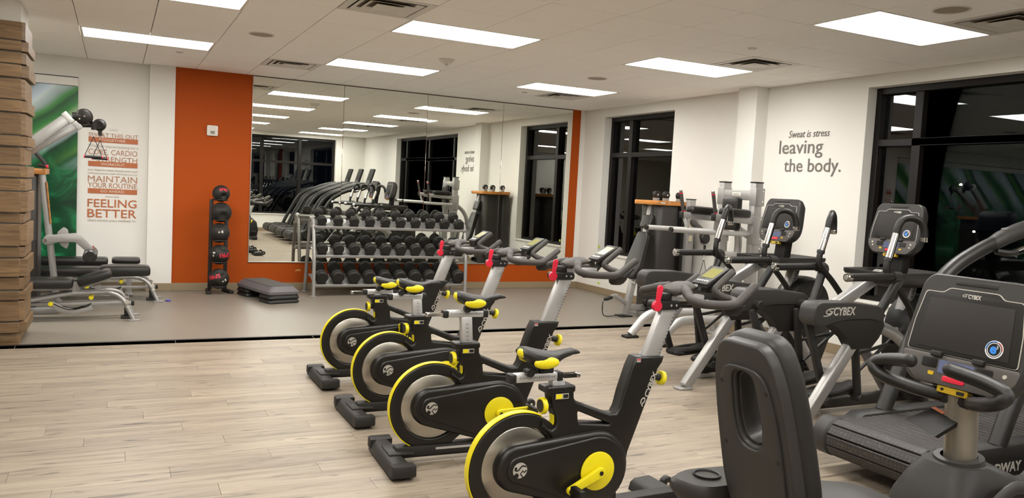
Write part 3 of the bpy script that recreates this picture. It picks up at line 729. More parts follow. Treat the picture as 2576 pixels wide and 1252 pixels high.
    part('lock_lever', plate_mesh([hull2((.660+dz*.3, hbz-.004), .018, (.672+dz*.3, hbz+.085), .0145) ], .014, .003, at=(0, -.048, 0)).copy() if False else plate_mesh([hull2((.652+dz*.3, hbz+.012), .010, (.662+dz*.3, hbz+.082), .0145)], .014, .003, at=(0, -.046, 0)), M_RED, t)
    part('lever_pivot', B().cyl((.650+dz*.3, -.054, hbz), (.650+dz*.3, -.036, hbz), .024, seg=20), M_RED, t)
    hs = part('handlebar_slider', B().box((.83+dz*.3, 0, hbz+.030), (.24, .044, .03), bev=.006), M_SIL, t)
    part('slider_block', B().box((.722+dz*.3, -.004, hbz+.038), (.05, .056, .036), bev=.006), M_INK, hs)
    # handlebar
    X, Zq = dz*.3, dz
    def q(x, y, z): return (x+X, y, z+Zq)
    hb = part('handlebar_hub', B().loft([[q(x+.0*math.cos(a), w*math.cos(a), z+h*math.sin(a)) for a in [2*PI*k/16 for k in range(16)]] for x, w, z, h in ((.735, .02, 1.062, .012), (.75, .07, 1.064, .020), (.78, .085, 1.072, .026), (.82, .075, 1.082, .026), (.86, .055, 1.086, .022), (.885, .03, 1.084, .012))]), M_GRIP, t)
    for s in (-1, 1):
        part('side_bar', B().tube(spline([q(.80, s*.05, 1.078), q(.765, s*.12, 1.062), q(.742, s*.175, 1.045), q(.765, s*.212, 1.034), q(.84, s*.218, 1.027), q(.94, s*.214, 1.025), q(.985, s*.21, 1.035), q(1.04, s*.205, 1.072), q(1.094, s*.20, 1.110)], 5), [.024]*6+[.0205]*(8*5-6)+[.018], 12), M_GRIP, hb)
        part('aero_bar', B().tube(spline([q(.968, s*.205, 1.030), q(1.01, s*.15, 1.037), q(.985, s*.095, 1.050), q(.962, s*.076, 1.074), q(1.005, s*.072, 1.112), q(1.072, s*.072, 1.162)], 5), .0175, 12), M_GRIP, hb)
        part('bottle_cup', B().loft([[q(.99+rr*math.cos(a)+ox_, s*.168+rr*.72*math.sin(a), z) for a in [2*PI*k/14 for k in range(14)]] for rr, z, ox_ in ((.030, .968, .0), (.045, .978, .004), (.056, 1.000, .010), (.058, 1.018, .014), (.050, 1.018, .014), (.040, .99, .006))]), M_BLKM, hb)
        part('cup_fin', plate_mesh([[(x+X, z+Zq) for x, z in ((1.02, .985), (1.045, .995), (1.10, 1.058), (1.096, 1.070), (1.075, 1.052), (1.035, 1.02))]], .03, .004, at=(0, s*.168, 0)), M_BLKM, hb)
    # console
    a = math.atan2(.076, .132); cs = part('console', B().box(q(1.0, 0, 1.128), (.158, .112, .024), bev=.005, rot=ry(-a).to_3x3()), M_INK, t)
    n_ = Vector((-math.sin(a), 0, math.cos(a))); d_ = Vector((math.cos(a), 0, math.sin(a))); c0 = Vector(q(1.0, 0, 1.128)) + n_*.0125
    part('screen', B().box(c0+d_*.016, (.082, .084, .0016), rot=ry(-a).to_3x3()), M_LCD, cs)
    for k in range(5): part('button', B().box(c0+d_*-.052+Vector((0, -.034+k*.017, 0)), (.012, .010, .0022), rot=ry(-a).to_3x3()), M_PRINT, cs)
    part('console_bracket', B().box(q(.985, 0, 1.085), (.05, .05, .07), bev=.008), M_INK, cs)
    kb = part('console_knob', B().cyl(q(.893, -.012, 1.078), q(.888, -.014, 1.088), .018, seg=18), M_INK, cs); part('knob_swirl', B().tube(spline([q(.879, -.014, 1.089), q(.886, -.008, 1.0895), q(.890, -.018, 1.0895), q(.897, -.012, 1.0895)], 4), .0025, 5), M_YEL, kb)
    return t
make_bike('black and yellow indoor cycle with low saddle, standing nearest the recumbent bike', (1.585, 2.987, 0), .013, -.024, .824, .052, .696, 1, 203, 1.0, -.045)
make_bike('black and yellow indoor cycle with highest saddle, second from the recumbent bike', (1.565, 3.98, 0), -.05, .096, .930, .155, .812, -1, 5, 1.025, .0)
make_bike('black and yellow indoor cycle with raised crank, second from the dumbbell rack', (1.605, 4.885, 0), 0, .030, .890, .095, .777, -.3, 56, 1.0, -.05)
make_bike('black and yellow indoor cycle standing nearest the dumbbell rack', (1.625, 5.83, 0), 0, .142, .790, .185, .677, -1, 100, .985, -.02)
# ------------------------------------------------------------------ dumbbell rack and dumbbells
M_IRON = M('black_rubber_head', '#17140f', .62, bump=(300, .2), var=.1)
M_PAD = M('black_vinyl_pad', '#1b1815', .34, bump=(90, .15), var=.06)
M_SHR = M('charcoal_shroud', '#302d2a', .42, bump=(300, .08), var=.05)
RX0, RX1 = 2.30, 4.42
t = thing('dumbbell_rack', 'three tier silver dumbbell rack in front of the mirror', 'dumbbell rack', (0, 0, 0))
for x in (RX0, RX1):
    lg = part('end_frame', B().tube(fillet([(x, 10.25, .012), (x, 10.27, .50), (x, 10.37, .93), (x, 10.44, 1.02), (x, 10.56, .99), (x, 10.66, .60), (x, 10.78, .012)], .08, 4), .024, 14), M_SILP, t)
    for y in (10.25, 10.78): part('foot_plate', B().cyl((x, y, 0), (x, y, .014), .042, seg=20, bev=.003), M_SILP, lg)
    part('end_bracket', B().box((x, 10.43, .925), (.03, .16, .09), bev=.008), M_SILP, lg)
TIERS = [(.985, 10.36, .062, .0014), (.620, 10.34, .074, .001), (.250, 10.32, .086, .0012)]
TILT = .37
M_HOLD = M('black_saddle', '#1a1713', .5)
hd_cache = {}
ORD = ['first', 'second', 'third', 'fourth', 'fifth', 'sixth', 'seventh', 'eighth', 'ninth', 'tenth']
for ti, (zc, yf, r, gr_) in enumerate(TIERS):
    zr = zc - r - .012
    ca, sa = math.cos(TILT), math.sin(TILT)
    tr = part('tier_tray', B().box(((RX0+RX1)/2, yf+.115, zr+.115*sa/ca-.004), (RX1-RX0-.03, .27, .008), bev=.002, rot=Matrix.Rotation(TILT, 3, 'X')), M_SILP, t)
    part('front_rail', B().box(((RX0+RX1)/2, yf-.035, zr-.012), (RX1-RX0, .022, .034), bev=.004, rot=Matrix.Rotation(TILT, 3, 'X')), M_SILP, t)
    part('rear_rail', B().box(((RX0+RX1)/2, yf+.262, zr+.262*sa/ca-.008), (RX1-RX0, .022, .034), bev=.004, rot=Matrix.Rotation(TILT, 3, 'X')), M_SILP, t)
    for k in range(10):
        x = RX0+.125+k*.2135-(.01 if ti else .02); rr = r + gr_*k*.8
        ln = .325 + .012*ti
        for dy in (.018, .215):
            part('saddle', B().prism([(x-.055, zr-.004+dy*sa/ca), (x+.055, zr-.004+dy*sa/ca), (x+.06, zr+.026+dy*sa/ca), (x+.02, zr+.004+dy*sa/ca), (x-.02, zr+.004+dy*sa/ca), (x-.06, zr+.026+dy*sa/ca)], yf+dy-.014, yf+dy+.014, 'y'), M_HOLD, tr)
        key = round(rr, 4)
        if key not in hd_cache:
            w = .085 + .010*ti
            hd_cache[key] = (B().lathe([(0, 0), (rr-.016, 0), (rr-.012, .004), (rr-.004, .010), (rr, .018), (rr, w-.018), (rr-.006, w-.008), (rr-.022, w), (0, w)], (0, 0, 0), (0, 1, 0), 24).mesh('head'),
                             B().cyl((0, w-.004, 0), (0, ln-w+.004, 0), .016, seg=14).mesh('handle'), B().lathe([(0, 0), (rr-.022, 0), (rr-.022, .002), (0, .002)], (0, -.001, 0), (0, 1, 0), 24).mesh('end_disc'), w)
        hm_, gm_, em_, w = hd_cache[key]
        d = thing('dumbbell', ORD[k] + ' black round dumbbell from the step platform end, ' + ('top', 'middle', 'bottom')[ti] + ' rack tier', 'dumbbell', (x, yf-.035, zc-.012), group='dumbbells on the ' + ('top', 'middle', 'bottom')[ti] + ' tier')
        d.rotation_euler = (TILT, 0, 0)
        link('head', hm_, M_IRON, d); h2 = link('head', hm_, M_IRON, d); h2.location = (0, ln-w, 0)
        link('handle', gm_, M_CHR, d); link('end_disc', em_, M_HOLD, d)

# ------------------------------------------------------------------ medicine ball rack and balls
t = thing('ball_rack', 'narrow black upright medicine ball rack against the orange wall', 'ball rack', (0, 0, 0))
for x, zt_ in ((1.09, 1.19), (1.275, .93)):
    part('upright', B().box((x, 10.76, zt_/2+.02), (.045, .045, zt_-.04), bev=.005), M_BLKM, t)
part('foot', B().bar((1.085, 10.90, .02), (1.062, 10.585, .02), .06, .035, bev=.006), M_BLKM, t)
part('foot', B().bar((1.28, 10.90, .02), (1.345, 10.62, .02), .06, .035, bev=.006), M_BLKM, t)
BALLS = [(1.185, 10.60, 1.272, .105), (1.192, 10.60, 1.036, .125), (1.176, 10.60, .776, .124), (1.182, 10.60, .502, .125), (1.182, 10.60, .196, .127)]
for x, y, z, r in BALLS:
    part('holder_ring', B().tube([(x+r*.72*math.cos(a), y+r*.72*math.sin(a), z-r*.69-.008) for a in [2*PI*k/20 for k in range(20)]], .007, 6, closed=True), M_BLKM, t)
    part('holder_arm', B().bar((1.09, 10.755, z-r*.69-.012), (1.275, 10.755, z-r*.69-.012), .02, .02).bar((x, 10.755, z-r*.69-.012), (x, y+r*.7, z-r*.69-.010), .02, .014), M_BLKM, t)
def ball_mesh(r, dents):
    o = bmesh.new(); bmesh.ops.create_uvsphere(o, u_segments=48, v_segments=32, radius=r)
    for v in o.verts:
        n = v.co.normalized(); k = 1.
        for d, w, a in dents: k -= a*math.exp(-(n.angle(Vector(d))/w)**4)
        v.co *= k
    me = bpy.data.meshes.new('ball'); o.to_mesh(me); o.free(); me.shade_smooth(); return me
def wrap_text(txt, size, c, r, direction, rot, width=None):
    """text laid on a sphere around a direction seen from outside"""
    me = text_mesh(txt, size, T(0, -size*.33, 0), .0008, 'CENTER', width=width, bold=.001)
    bm = bmesh.new(); bm.from_mesh(me); bmesh.ops.subdivide_edges(bm, edges=[e for e in bm.edges if e.calc_length() > .012], cuts=2); bm.to_mesh(me); bm.free()
    n = Vector(direction).normalized(); up = Vector((0, 0, 1)); rt = up.cross(n).normalized(); up = n.cross(rt)
    rt, up = rt*math.cos(rot)+up*math.sin(rot), up*math.cos(rot)-rt*math.sin(rot)
    for v in me.vertices:
        a, b_ = v.co.x/r, v.co.y/r; rr = r*1.004 + v.co.z
        d = (n*math.cos(a)+rt*math.sin(a)); d = (d*math.cos(b_)+up*math.sin(b_)).normalized()
        v.co = Vector(c) + d*rr
    return me
BL = ['smallest black medicine ball with red lettering, on top of the ball rack', 'plain black grip medicine ball second from the top of the ball rack', 'black medicine ball with small white print in the middle of the ball rack',
      'black medicine ball with upside-down red lettering, second from the floor', 'lowest black medicine ball on the ball rack, red lettering turned sideways']
DENT = [[((.25, -.9, -.32), .36, .34)], [((.1, -.95, -.35), .40, .22), ((-.1, -.7, .75), .35, .1)], [((-.1, -.6, .8), .3, .08)], [((.4, -.6, .75), .36, .24), ((-.3, -.8, -.6), .35, .1)], [((.1, -.65, .8), .36, .28), ((-.35, -.7, -.6), .34, .18)]]
for k, (x, y, z, r) in enumerate(BALLS):
    b_ = thing('medicine_ball', BL[k], 'medicine ball', (x, y, z), group='medicine balls on the rack')
    link('ball', ball_mesh(r, DENT[k]), M_IRON, b_)
    if k == 0: part('lettering', wrap_text('SPRI', .055, (0, 0, 0), r, (.18, -.85, .50), -.05, .10), M_RED, b_)
    if k == 3: part('lettering', wrap_text('SPRI', .075, (0, 0, 0), r, (.50, -.85, .02), PI+.08, .15), M_RED, b_)
    if k == 4: part('lettering', wrap_text('SPRI', .075, (0, 0, 0), r, (-.50, -.80, .30), PI+.30, .15), M_RED, b_)
    if k in (2, 3, 4):
        dr = {2: (.02, -.98, .15), 3: (-.62, -.78, .10), 4: (.42, -.88, -.10)}[k]
        part('small_print', wrap_text('= 8', .045, (0, 0, 0), r, dr, {2: .2, 3: 1.5, 4: .5}[k], .06), M_PRINTW, b_)

# ------------------------------------------------------------------ aerobic step with risers
ang = .262
def stepbox(b, cx, L, W, z0, z1, tw, tl, bev=.02):
    lo = rrect(-W/2, cx-L/2, W/2, cx+L/2, .05, 5); hi = rrect(-W/2+tw, cx-L/2+tl, W/2-tw, cx+L/2-tl, .05, 5)
    m = [(x*.6+u*.4, y*.6+v*.4) for (x, y), (u, v) in zip(lo, hi)]
    ins = lambda l, k: [(x*(1-k*.06), cx+(y-cx)*(1-k*.025)) for x, y in l]
    return b.loft([[(x, y, z0) for x, y in ins(lo, 1)], [(x, y, z0+(z1-z0)*.12) for x, y in lo], [(x, y, z0+(z1-z0)*.42) for x, y in lo], [(x, y, z0+(z1-z0)*.9) for x, y in hi], [(x, y, z1) for x, y in ins(hi, 1)]])
STEP = (1.715, 10.19, 0)
t = thing('step_platform', 'grey aerobic step platform resting on black risers by the orange wall', 'step platform', STEP, ang)
M_STEP = M('grey_step_plastic', '#5e5a5c', .45, bump=(200, .15), var=.04); M_STEPB = M('dark_step_mat', '#4a4644', .7, bump=(380, .5), var=.06)
stp = part('deck', stepbox(B(), 0, .98, .40, .100, .200, .045, .05), M_STEP, t)
part('deck_mat', B().prism(rrect(-.145, -.42, .145, .42, .03), .196, .206, 'z', bev=.003), M_STEPB, t)
for k, (cy, z0) in enumerate(((-.33, 0), (-.33, .05), (.33, 0), (.33, .05))):
    r_ = thing('step_riser', ('lower' if z0 == 0 else 'upper') + ' black riser under the ' + ('near' if cy < 0 else 'wall-side') + ' end of the step platform', 'step riser', STEP, ang, group='step risers')
    r_['label'] = ('lower' if z0 == 0 else 'upper') + ' black riser under the step platform end ' + ('away from the wall' if cy < 0 else 'beside the orange wall')
    part('riser_body', stepbox(B(), cy, .32, .40, z0+.001, z0+.049, .012, .012), M_INK, r_)
    part('riser_lip', B().prism(rrect(-.150, cy-.11, .150, cy+.11, .03), z0+.046, z0+.0498, 'z'), M_BLKM, r_)

tag(part('bottle_cap', B().lathe([(0, .002), (.026, .002), (.030, .006), (.030, .012), (.026, .016), (0, .016)], (.568, 10.05, 0), (0, 0, 1), 20), M('violet_plastic', '#4d3fb0', .4)), 'small violet plastic cap lying on the grey rubber floor', 'cap')

# ------------------------------------------------------------------ upholstered pad helper
def pad(b, c, L, W, Th, rot=None, r=.02, n=6):
    """cushion: rounded rectangle length L (x), width W (y), thickness Th (z), softly domed"""
    loops = []
    for k, (ins, z) in enumerate(((.03, -.5), (.008, -.42), (0, -.2), (0, .18), (.007, .38), (.03, .49), (.07, .54))):
        q = rrect(-L/2+ins*.8, -W/2+ins*.8, L/2-ins*.8, W/2-ins*.8, min(.035, W*.3), 4); loops.append([Vector((x, y, z*Th)) for x, y in q])
    if rot is None: rot = Matrix.Identity(3)
    return b.loft([[Vector(c)+rot @ p for p in l] for l in loops])

# ------------------------------------------------------------------ benches
def bench(label, loc, incl, zp, sl=.31, sx=-.175):
    t = thing('weight_bench', label, 'bench', loc, 0, 'adjustable weight benches')
    bk = part('back_pad', pad(B(), (-.88, 0, zp), 1.04, .27, .095), M_PAD, t)
    rr = Matrix.Rotation(-incl, 3, 'Y'); c = Vector((sx, 0, zp+.01+.135*math.sin(incl)+.0))
    part('seat_pad', pad(B(), c, sl, .28, .085 if sl < .4 else .11, rr), M_PAD, t)
    part('pad_support', B().box((-.80, 0, zp-.062), (.9, .06, .03), bev=.004).bar(c+rr @ Vector((-.12, 0, -.055)), c+rr @ Vector((.12, 0, -.055)), .06, .02), M_SILP, t)
    for s in (-1, 1):
        lg = part('side_tube', B().tube(fillet([(-1.35, s*.05, .11), (-.70, s*.06, .195), (-.40, s*.07, .262), (-.05, s*.11, .280), (.07, s*.17, .24), (.178, s*.19, .012)], .12, 5), .021, 12), M_SILP, t)
        part('foot_plate', plate_mesh([rrect(.125, s*.19-.035, .245, s*.19+.035, .03)], .014, .003, 'z+', (0, 0, .007)), M_SILP, lg)
        part('foot_plate', plate_mesh([rrect(-1.42, s*.05-.04, -1.28, s*.05+.04, .03)], .014, .003, 'z+', (0, 0, .007)), M_SILP, lg)
        part('rear_leg', B().cyl((-1.35, s*.05, .012), (-1.35, s*.05, .11), .018, seg=12), M_SILP, lg)
        part('roller', B().cyl((.118, s*.19-.03, .19), (.118, s*.19+.03, .19), .022, seg=14).cyl((.13, s*.19-.035, .15), (.13, s*.19+.035, .15), .018, seg=14), M_CHR, lg)
        arcp = plate_mesh([[(-.56, .19), (-.50, .165), (-.44, .125), (-.338, .098), (-.24, .118), (-.20, .14), (-.18, .098), (-.338, .050), (-.47, .072), (-.60, .15)]], .008, .001, at=(0, s*.04, 0))
        ap = part('ladder_plate', arcp, M_SILP, t)
        part('slot', plate_mesh([ribbon([(-.53+.33*k/12, .155-.062*math.sin(PI*k/12)-.0) for k in range(13)], .010)], .010, 0, at=(0, s*.04, 0)), M_INK, ap)
        part('pop_pin', B().cyl((-.553, s*.035, .160), (-.553, s*.075, .160), .022, seg=18, bev=.003), M_YEL, ap)
        part('pop_pin', B().cyl((-.203, s*.035, .222), (-.203, s*.085, .222), .022, seg=18, bev=.003), M_YEL, ap)
        part('hinge_bracket', plate_mesh([[(-.36, .37), (-.32, .37), (-.30, .30), (-.27, .262), (-.37, .262)]], .008, 0, at=(0, s*.045, 0)), M_SILP, t)
        part('seat_bracket', plate_mesh([[(-.17, .255), (-.13, .255), (-.12, zp-.02), (-.17, zp-.03)]], .008, 0, at=(0, s*.04, 0)), M_SILP, t)
    part('lower_beam', B().box((-.30, 0, .150), (.92, .05, .034), bev=.005), M_SILP, t)
    part('beam_cap', B().box((.172, 0, .150), (.03, .058, .044), bev=.006), M_INK, t)
    part('center_leg', B().box((.12, 0, .07), (.05, .06, .13), bev=.006).box((.12, 0, .010), (.11, .15, .018), bev=.004), M_BLKM, t)
    return t
bench('black weight bench with raised seat pad and yellow pins beside the oak column', (0, 8.94, 0), .33, .362)
bench('flat black weight bench standing between the other bench and the lettered wall', (.275, 10.20, 0), .0, .335, .53, -.165)

# flat bench behind, pad and head pad only seen over the others
t = thing('flat_bench', 'black flat bench with separate head pad along the lettered wall', 'bench', (0, 10.72, 0))
part('long_pad', pad(B(), (-.62, 0, .40), 1.1, .27, .085), M_PAD, t)
part('head_pad', pad(B(), (.125, 0, .41), .31, .26, .07), M_PAD, t)
part('frame', B().box((-.42, 0, .335), (1.4, .06, .05), bev=.005), M_SILP, t)
for x in (-1.0, .16): part('leg', B().box((x, 0, .165), (.06, .06, .31), bev=.005).box((x, 0, .012), (.08, .44, .024), bev=.005), M_SILP, t)

# ------------------------------------------------------------------ cable stations with plywood tops
def ply_top(x0, x1, y0, y1, t, zb=1.412, zt_=1.470):
    return part('plywood_top', B().prism(rrect(x0, y0, x1, y1, .06, 5), zb, zt_, 'z', bev=.006), M_PLY, t)
def strap_handle(t, p, dx, dy, drop=.16, w=.17):
    """carabiner, chain and triangular strap handle hanging from p; bar runs along (dx,dy)"""
    x, y, z = p; h = part('strap_handle', B().tube([(x, y, z-drop*.5), (x-dx*w/2, y-dy*w/2, z-drop-.14)], .0035, 6).tube([(x, y, z-drop*.5), (x+dx*w/2, y+dy*w/2, z-drop-.14)], .0035, 6), M_INK, t)
    part('handle_grip', B().cyl((x-dx*w/2, y-dy*w/2, z-drop-.14), (x+dx*w/2, y+dy*w/2, z-drop-.14), .015, seg=12, bev=.003), M_INK, h)
    for s in (-1, 1): part('grip_end', B().cyl((x+s*dx*w*.46, y+s*dy*w*.46, z-drop-.14), (x+s*dx*w*.53, y+s*dy*w*.53, z-drop-.14), .0165, seg=12), M_RED, h)
    part('chain', B().tube([(x+.004*math.sin(k*2.2), y, z-drop*.5*k/8) for k in range(9)], .005, 6), M_CHR, h)

t = thing('cable_machine', 'cable machine with plywood top and two silver arms behind the oak column', 'cable machine', (0, 9.55, 0))
ply_top(-1.38, -.632, -.26, .30, t)
part('shroud', B().prism(rrect(-1.30, -.22, -.70, .26, .05), .06, 1.41, 'z', bev=.01), M_SHR, t)
part('base', B().box((-.98, .02, .03), (.95, .66, .06), bev=.01), M_SILP, t)
part('base_front', B().prism(rrect(-.74, -.30, -.50, -.12, .05), 0, .05, 'z', bev=.006), M_PLY, t)
part('slanted_post', B().tube([(-.668, -.20, 1.41), (-.56, -.20, .42), (-.52, -.20, .05)], .032, 16), M_SILP, t)
part('wood_strip', B().bar((-.625, -.222, 1.34), (-.585, -.222, .92), .03, .012, up=(1, 0, 0)), M_PLY, t)
lv = part('leg_lever', plate_mesh([round_poly([(-.665, .735), (-.63, .80), (-.50, .815), (-.36, .83), (-.30, .80), (-.19, .672), (-.255, .63), (-.36, .735), (-.50, .735), (-.63, .70)], .02, 3)], .03, .004, at=(0, -.255, 0)), M_SILP, t)
part('selector_plate', plate_mesh([round_poly([(-.53, .83), (-.47, .89), (-.43, .86), (-.42, .72), (-.44, .66), (-.50, .70)], .02, 3)], .012, .001, at=(0, -.225, 0)), M_SILP, lv)
part('pivot_bolt', B().cyl((-.635, -.28, .752), (-.635, -.15, .752), .020, seg=16), M_CHR, lv)
part('roller_bracket', B().bar((-.235, -.255, .66), (-.19, -.255, .69), .02, .035), M('red_tag', '#8c4a3a', .5), lv)
part('roller_pad', B().cyl((-.226, -.44, .605), (-.226, .06, .605), .066, seg=28, bev=.014), M_PAD, lv)
part('mast', B().box((-.92, .05, 1.60), (.12, .10, .40), bev=.01), M_SILP, t)
for y, p0, p1, w in ((-.10, (-.90, 1.60), (-.44, 2.015), .105), (.12, (-.90, 1.575), (-.365, 1.955), .08)):
    am = part('swing_arm', B().bar((p0[0], y, p0[1]), (p1[0], y, p1[1]), .07, w, bev=.012), M_SILP, t)
    part('arm_collar', B().bar((p1[0]-.03, y, p1[1]-.027), (p1[0]+.012, y, p1[1]+.011), .08, w+.02, bev=.008), M_SIL, am)
hs = part('pulley_housing', B().lathe([(0, -.045), (.055, -.045), (.078, -.03), (.086, 0), (.078, .03), (.055, .045), (0, .045)], (-.305, -.10, 2.025), (.15, 1, .1), 28).cyl((-.41, -.10, 2.02), (-.33, -.10, 2.03), .045, seg=18), M_BLK, t)
part('housing_bolt', B().cyl((-.300, -.158, 2.03), (-.298, -.140, 2.03), .010, seg=10).cyl((-.345, -.152, 2.0), (-.345, -.14, 2.0), .008, seg=10), M_CHR, hs)
part('pulley_housing', B().lathe([(0, -.04), (.045, -.04), (.064, -.02), (.064, .02), (.045, .04), (0, .04)], (-.165, .10, 1.965), (.2, 1, .1), 24).cyl((-.36, .12, 1.955), (-.19, .11, 1.965), .03, seg=14), M_BLK, t)
part('pulley_drop', B().cyl((-.215, -.10, 1.985), (-.215, -.10, 1.90), .030, .024, 16), M_BLK, t); part('pulley_drop', B().cyl((-.158, .10, 1.93), (-.158, .10, 1.85), .022, .018, 14), M_BLK, t)
strap_handle(t, (-.215, -.10, 1.90), .98, .05, .14, .17); strap_handle(t, (-.158, .10, 1.85), .95, .2, .10, .15)
hk = part('hanging_handles', B().tube(spline([(-.72, -.24, 1.62), (-.66, -.25, 1.55), (-.63, -.25, 1.50)], 4), .02, 8).cyl((-.70, -.25, 1.505), (-.615, -.26, 1.492), .016, seg=12), M_INK, t)
part('grip_end', B().cyl((-.63, -.258, 1.494), (-.612, -.26, 1.492), .0175, seg=12), M_RED, hk)

t = thing('cable_machine', 'cable machine with plywood top and padded seat beside the tall far window', 'cable machine', (0, 8.30, 0))
ply_top(5.985, 6.60, -.26, .24, t, 1.416, 1.472)
part('brand_label', B().box((6.085, -.262, 1.445), (.07, .003, .022)), M_PRINT, t)
for x in (6.0, 6.18): part('top_bolt', B().cyl((x, -.264, 1.447), (x, -.26, 1.447), .008, seg=10), M_CHR, t)
part('shroud', B().prism(rrect(6.07, -.22, 6.39, .20, .08, 6), .06, 1.415, 'z', bev=.006), M_SHR, t)
part('weight_guard', B().box((6.44, .0, .74), (.09, .34, 1.34)), M_INK, t)
wp = part('chart_panel', B().prism(rrect(6.46, -.235, 6.60, .18, .03, 4), .06, 1.415, 'z', bev=.004), M_SHR, t)
for z, w, h in ((1.27, .018, .05), (1.17, .03, .10), (1.0, .02, .07), (.86, .05, .16), (.86, .02, .16)):
    part('chart_print', B().box((6.53+(.02 if w < .03 else 0), -.2365, z-.02), (w, .001, h)), M_PRINT, wp)
part('base', B().box((6.28, 0, .03), (.60, .50, .06), bev=.01), M_SILP, t)
for x, r in ((6.165, .048), (6.318, .048), (6.53, .044)):
    p_ = part('top_pulley', B().cyl((x, -.03, 1.546), (x, .03, 1.546), r, seg=26, bev=.008), M_INK, t)
    part('pulley_bolt', B().cyl((x, -.036, 1.546), (x, .036, 1.546), .010, seg=10), M_CHR, p_); part('pulley_bracket', B().box((x, 0, 1.487), (.05, .075, .035), bev=.004).box((x, .04, 1.52), (.03, .01, .08)), M_SILP, p_)
up = part('cable_upright', B().box((6.46, -.33, .765), (.10, .08, 1.48), bev=.010), M_SILP, t)
part('upright_cap', B().box((6.46, -.33, 1.508), (.104, .084, .012), bev=.003), M_INK, up)
for z in (1.19, 1.02): part('upright_label', B().box((6.455, -.3705, z), (.055, .001, .07)), M('cream_label', '#c9bfa4', .6), up)
ca_ = part('cable_arm', B().bar((6.46, -.36, 1.24), (6.52, -.52, 1.12), .06, .06, bev=.008).box((6.53, -.545, 1.085), (.14, .05, .13), bev=.02), M_SHR, t)
part('swivel_pulley', B().cyl((6.525, -.59, 1.035), (6.525, -.545, 1.035), .066, seg=28, bev=.01), M_INK, ca_); part('pulley_guard', plate_mesh([round_poly([(6.455, 1.04), (6.60, 1.12), (6.615, 1.02), (6.56, .955), (6.49, .955)], .03, 4)], .016, .004, at=(0, -.535, 0)), M_SILP, ca_)
part('cable_stop', B().cyl((6.53, -.565, .955), (6.53, -.565, .875), .016, seg=14), M_INK, ca_)
strap_handle(t, (6.53, -.565, .875), .95, -.3, .2, .12)
# seat back
dv = Vector((.19, 0, .60)).normalized(); nv = Vector((-dv.z, 0, dv.x)); base_m = Matrix(((0, dv.x, nv.x, 5.815), (-1, 0, 0, -.03), (0, dv.z, nv.z, .475), (0, 0, 0, 1)))
part('back_pad', plate_mesh([round_poly([(-.10, 0), (.10, 0), (.165, .12), (.155, .26), (.105, .62), (-.105, .62), (-.155, .26), (-.165, .12)], .05, 4)], .075, .016, xf=base_m @ T(0, 0, .0), seg=3), M_PAD, t)
part('head_rest', plate_mesh([rrect(-.105, .665, .105, .85, .035)], .085, .018, xf=base_m @ T(0, 0, 0), seg=3), M_PAD, t)
part('seat_mast', B().bar((5.90, -.03, .50), (6.08, -.03, 1.42), .07, .05, bev=.008, up=(1, 0, 0)), M_SILP, t)
sm_ = part('seat_post', B().bar((5.765, -.05, .012), (5.88, -.03, .52), .075, .075, bev=.010, up=(1, 0, 0)), M_SILP, t)
part('foot_plate', plate_mesh([rrect(5.655, -.13, 5.835, .03, .02)], .016, .003, 'z+', (0, 0, .008)), M_INK, sm_); part('adjust_knob', B().cyl((5.84, -.10, .43), (5.84, -.06, .43), .018, seg=14), M_CHR, sm_)
part('floor_beam', B().bar((5.80, -.03, .105), (6.25, 0, .10), .07, .07, bev=.008), M_SILP, t)
part('foot_rest', B().bar((5.78, -.05, .16), (5.60, -.05, .265), .05, .05, bev=.006).bar((5.60, -.05, .265), (5.54, -.05, .25), .05, .04, bev=.006), M_SILP, t)
an = part('ankle_strap', B().bar((5.55, -.05, .245), (5.45, -.05, .215), .06, .035, bev=.008).tube(spline([(5.45, -.05, .215), (5.42, -.05, .16), (5.44, -.06, .02), (5.60, -.08, .015), (5.66, -.08, .02)], 4), .006, 6), M_INK, t)
part('strap_chain', B().tube([(5.435, -.05, .205), (5.425, -.05, .15), (5.43, -.05, .10)], .008, 6), M_CHR, an)
part('floor_pulley', B().cyl((6.03, -.14, .19), (6.03, -.09, .19), .04, seg=22, bev=.006), M_INK, t); part('pulley_fork', B().bar((6.03, -.07, .18), (6.10, -.03, .10), .02, .03), M_BLKM, t)

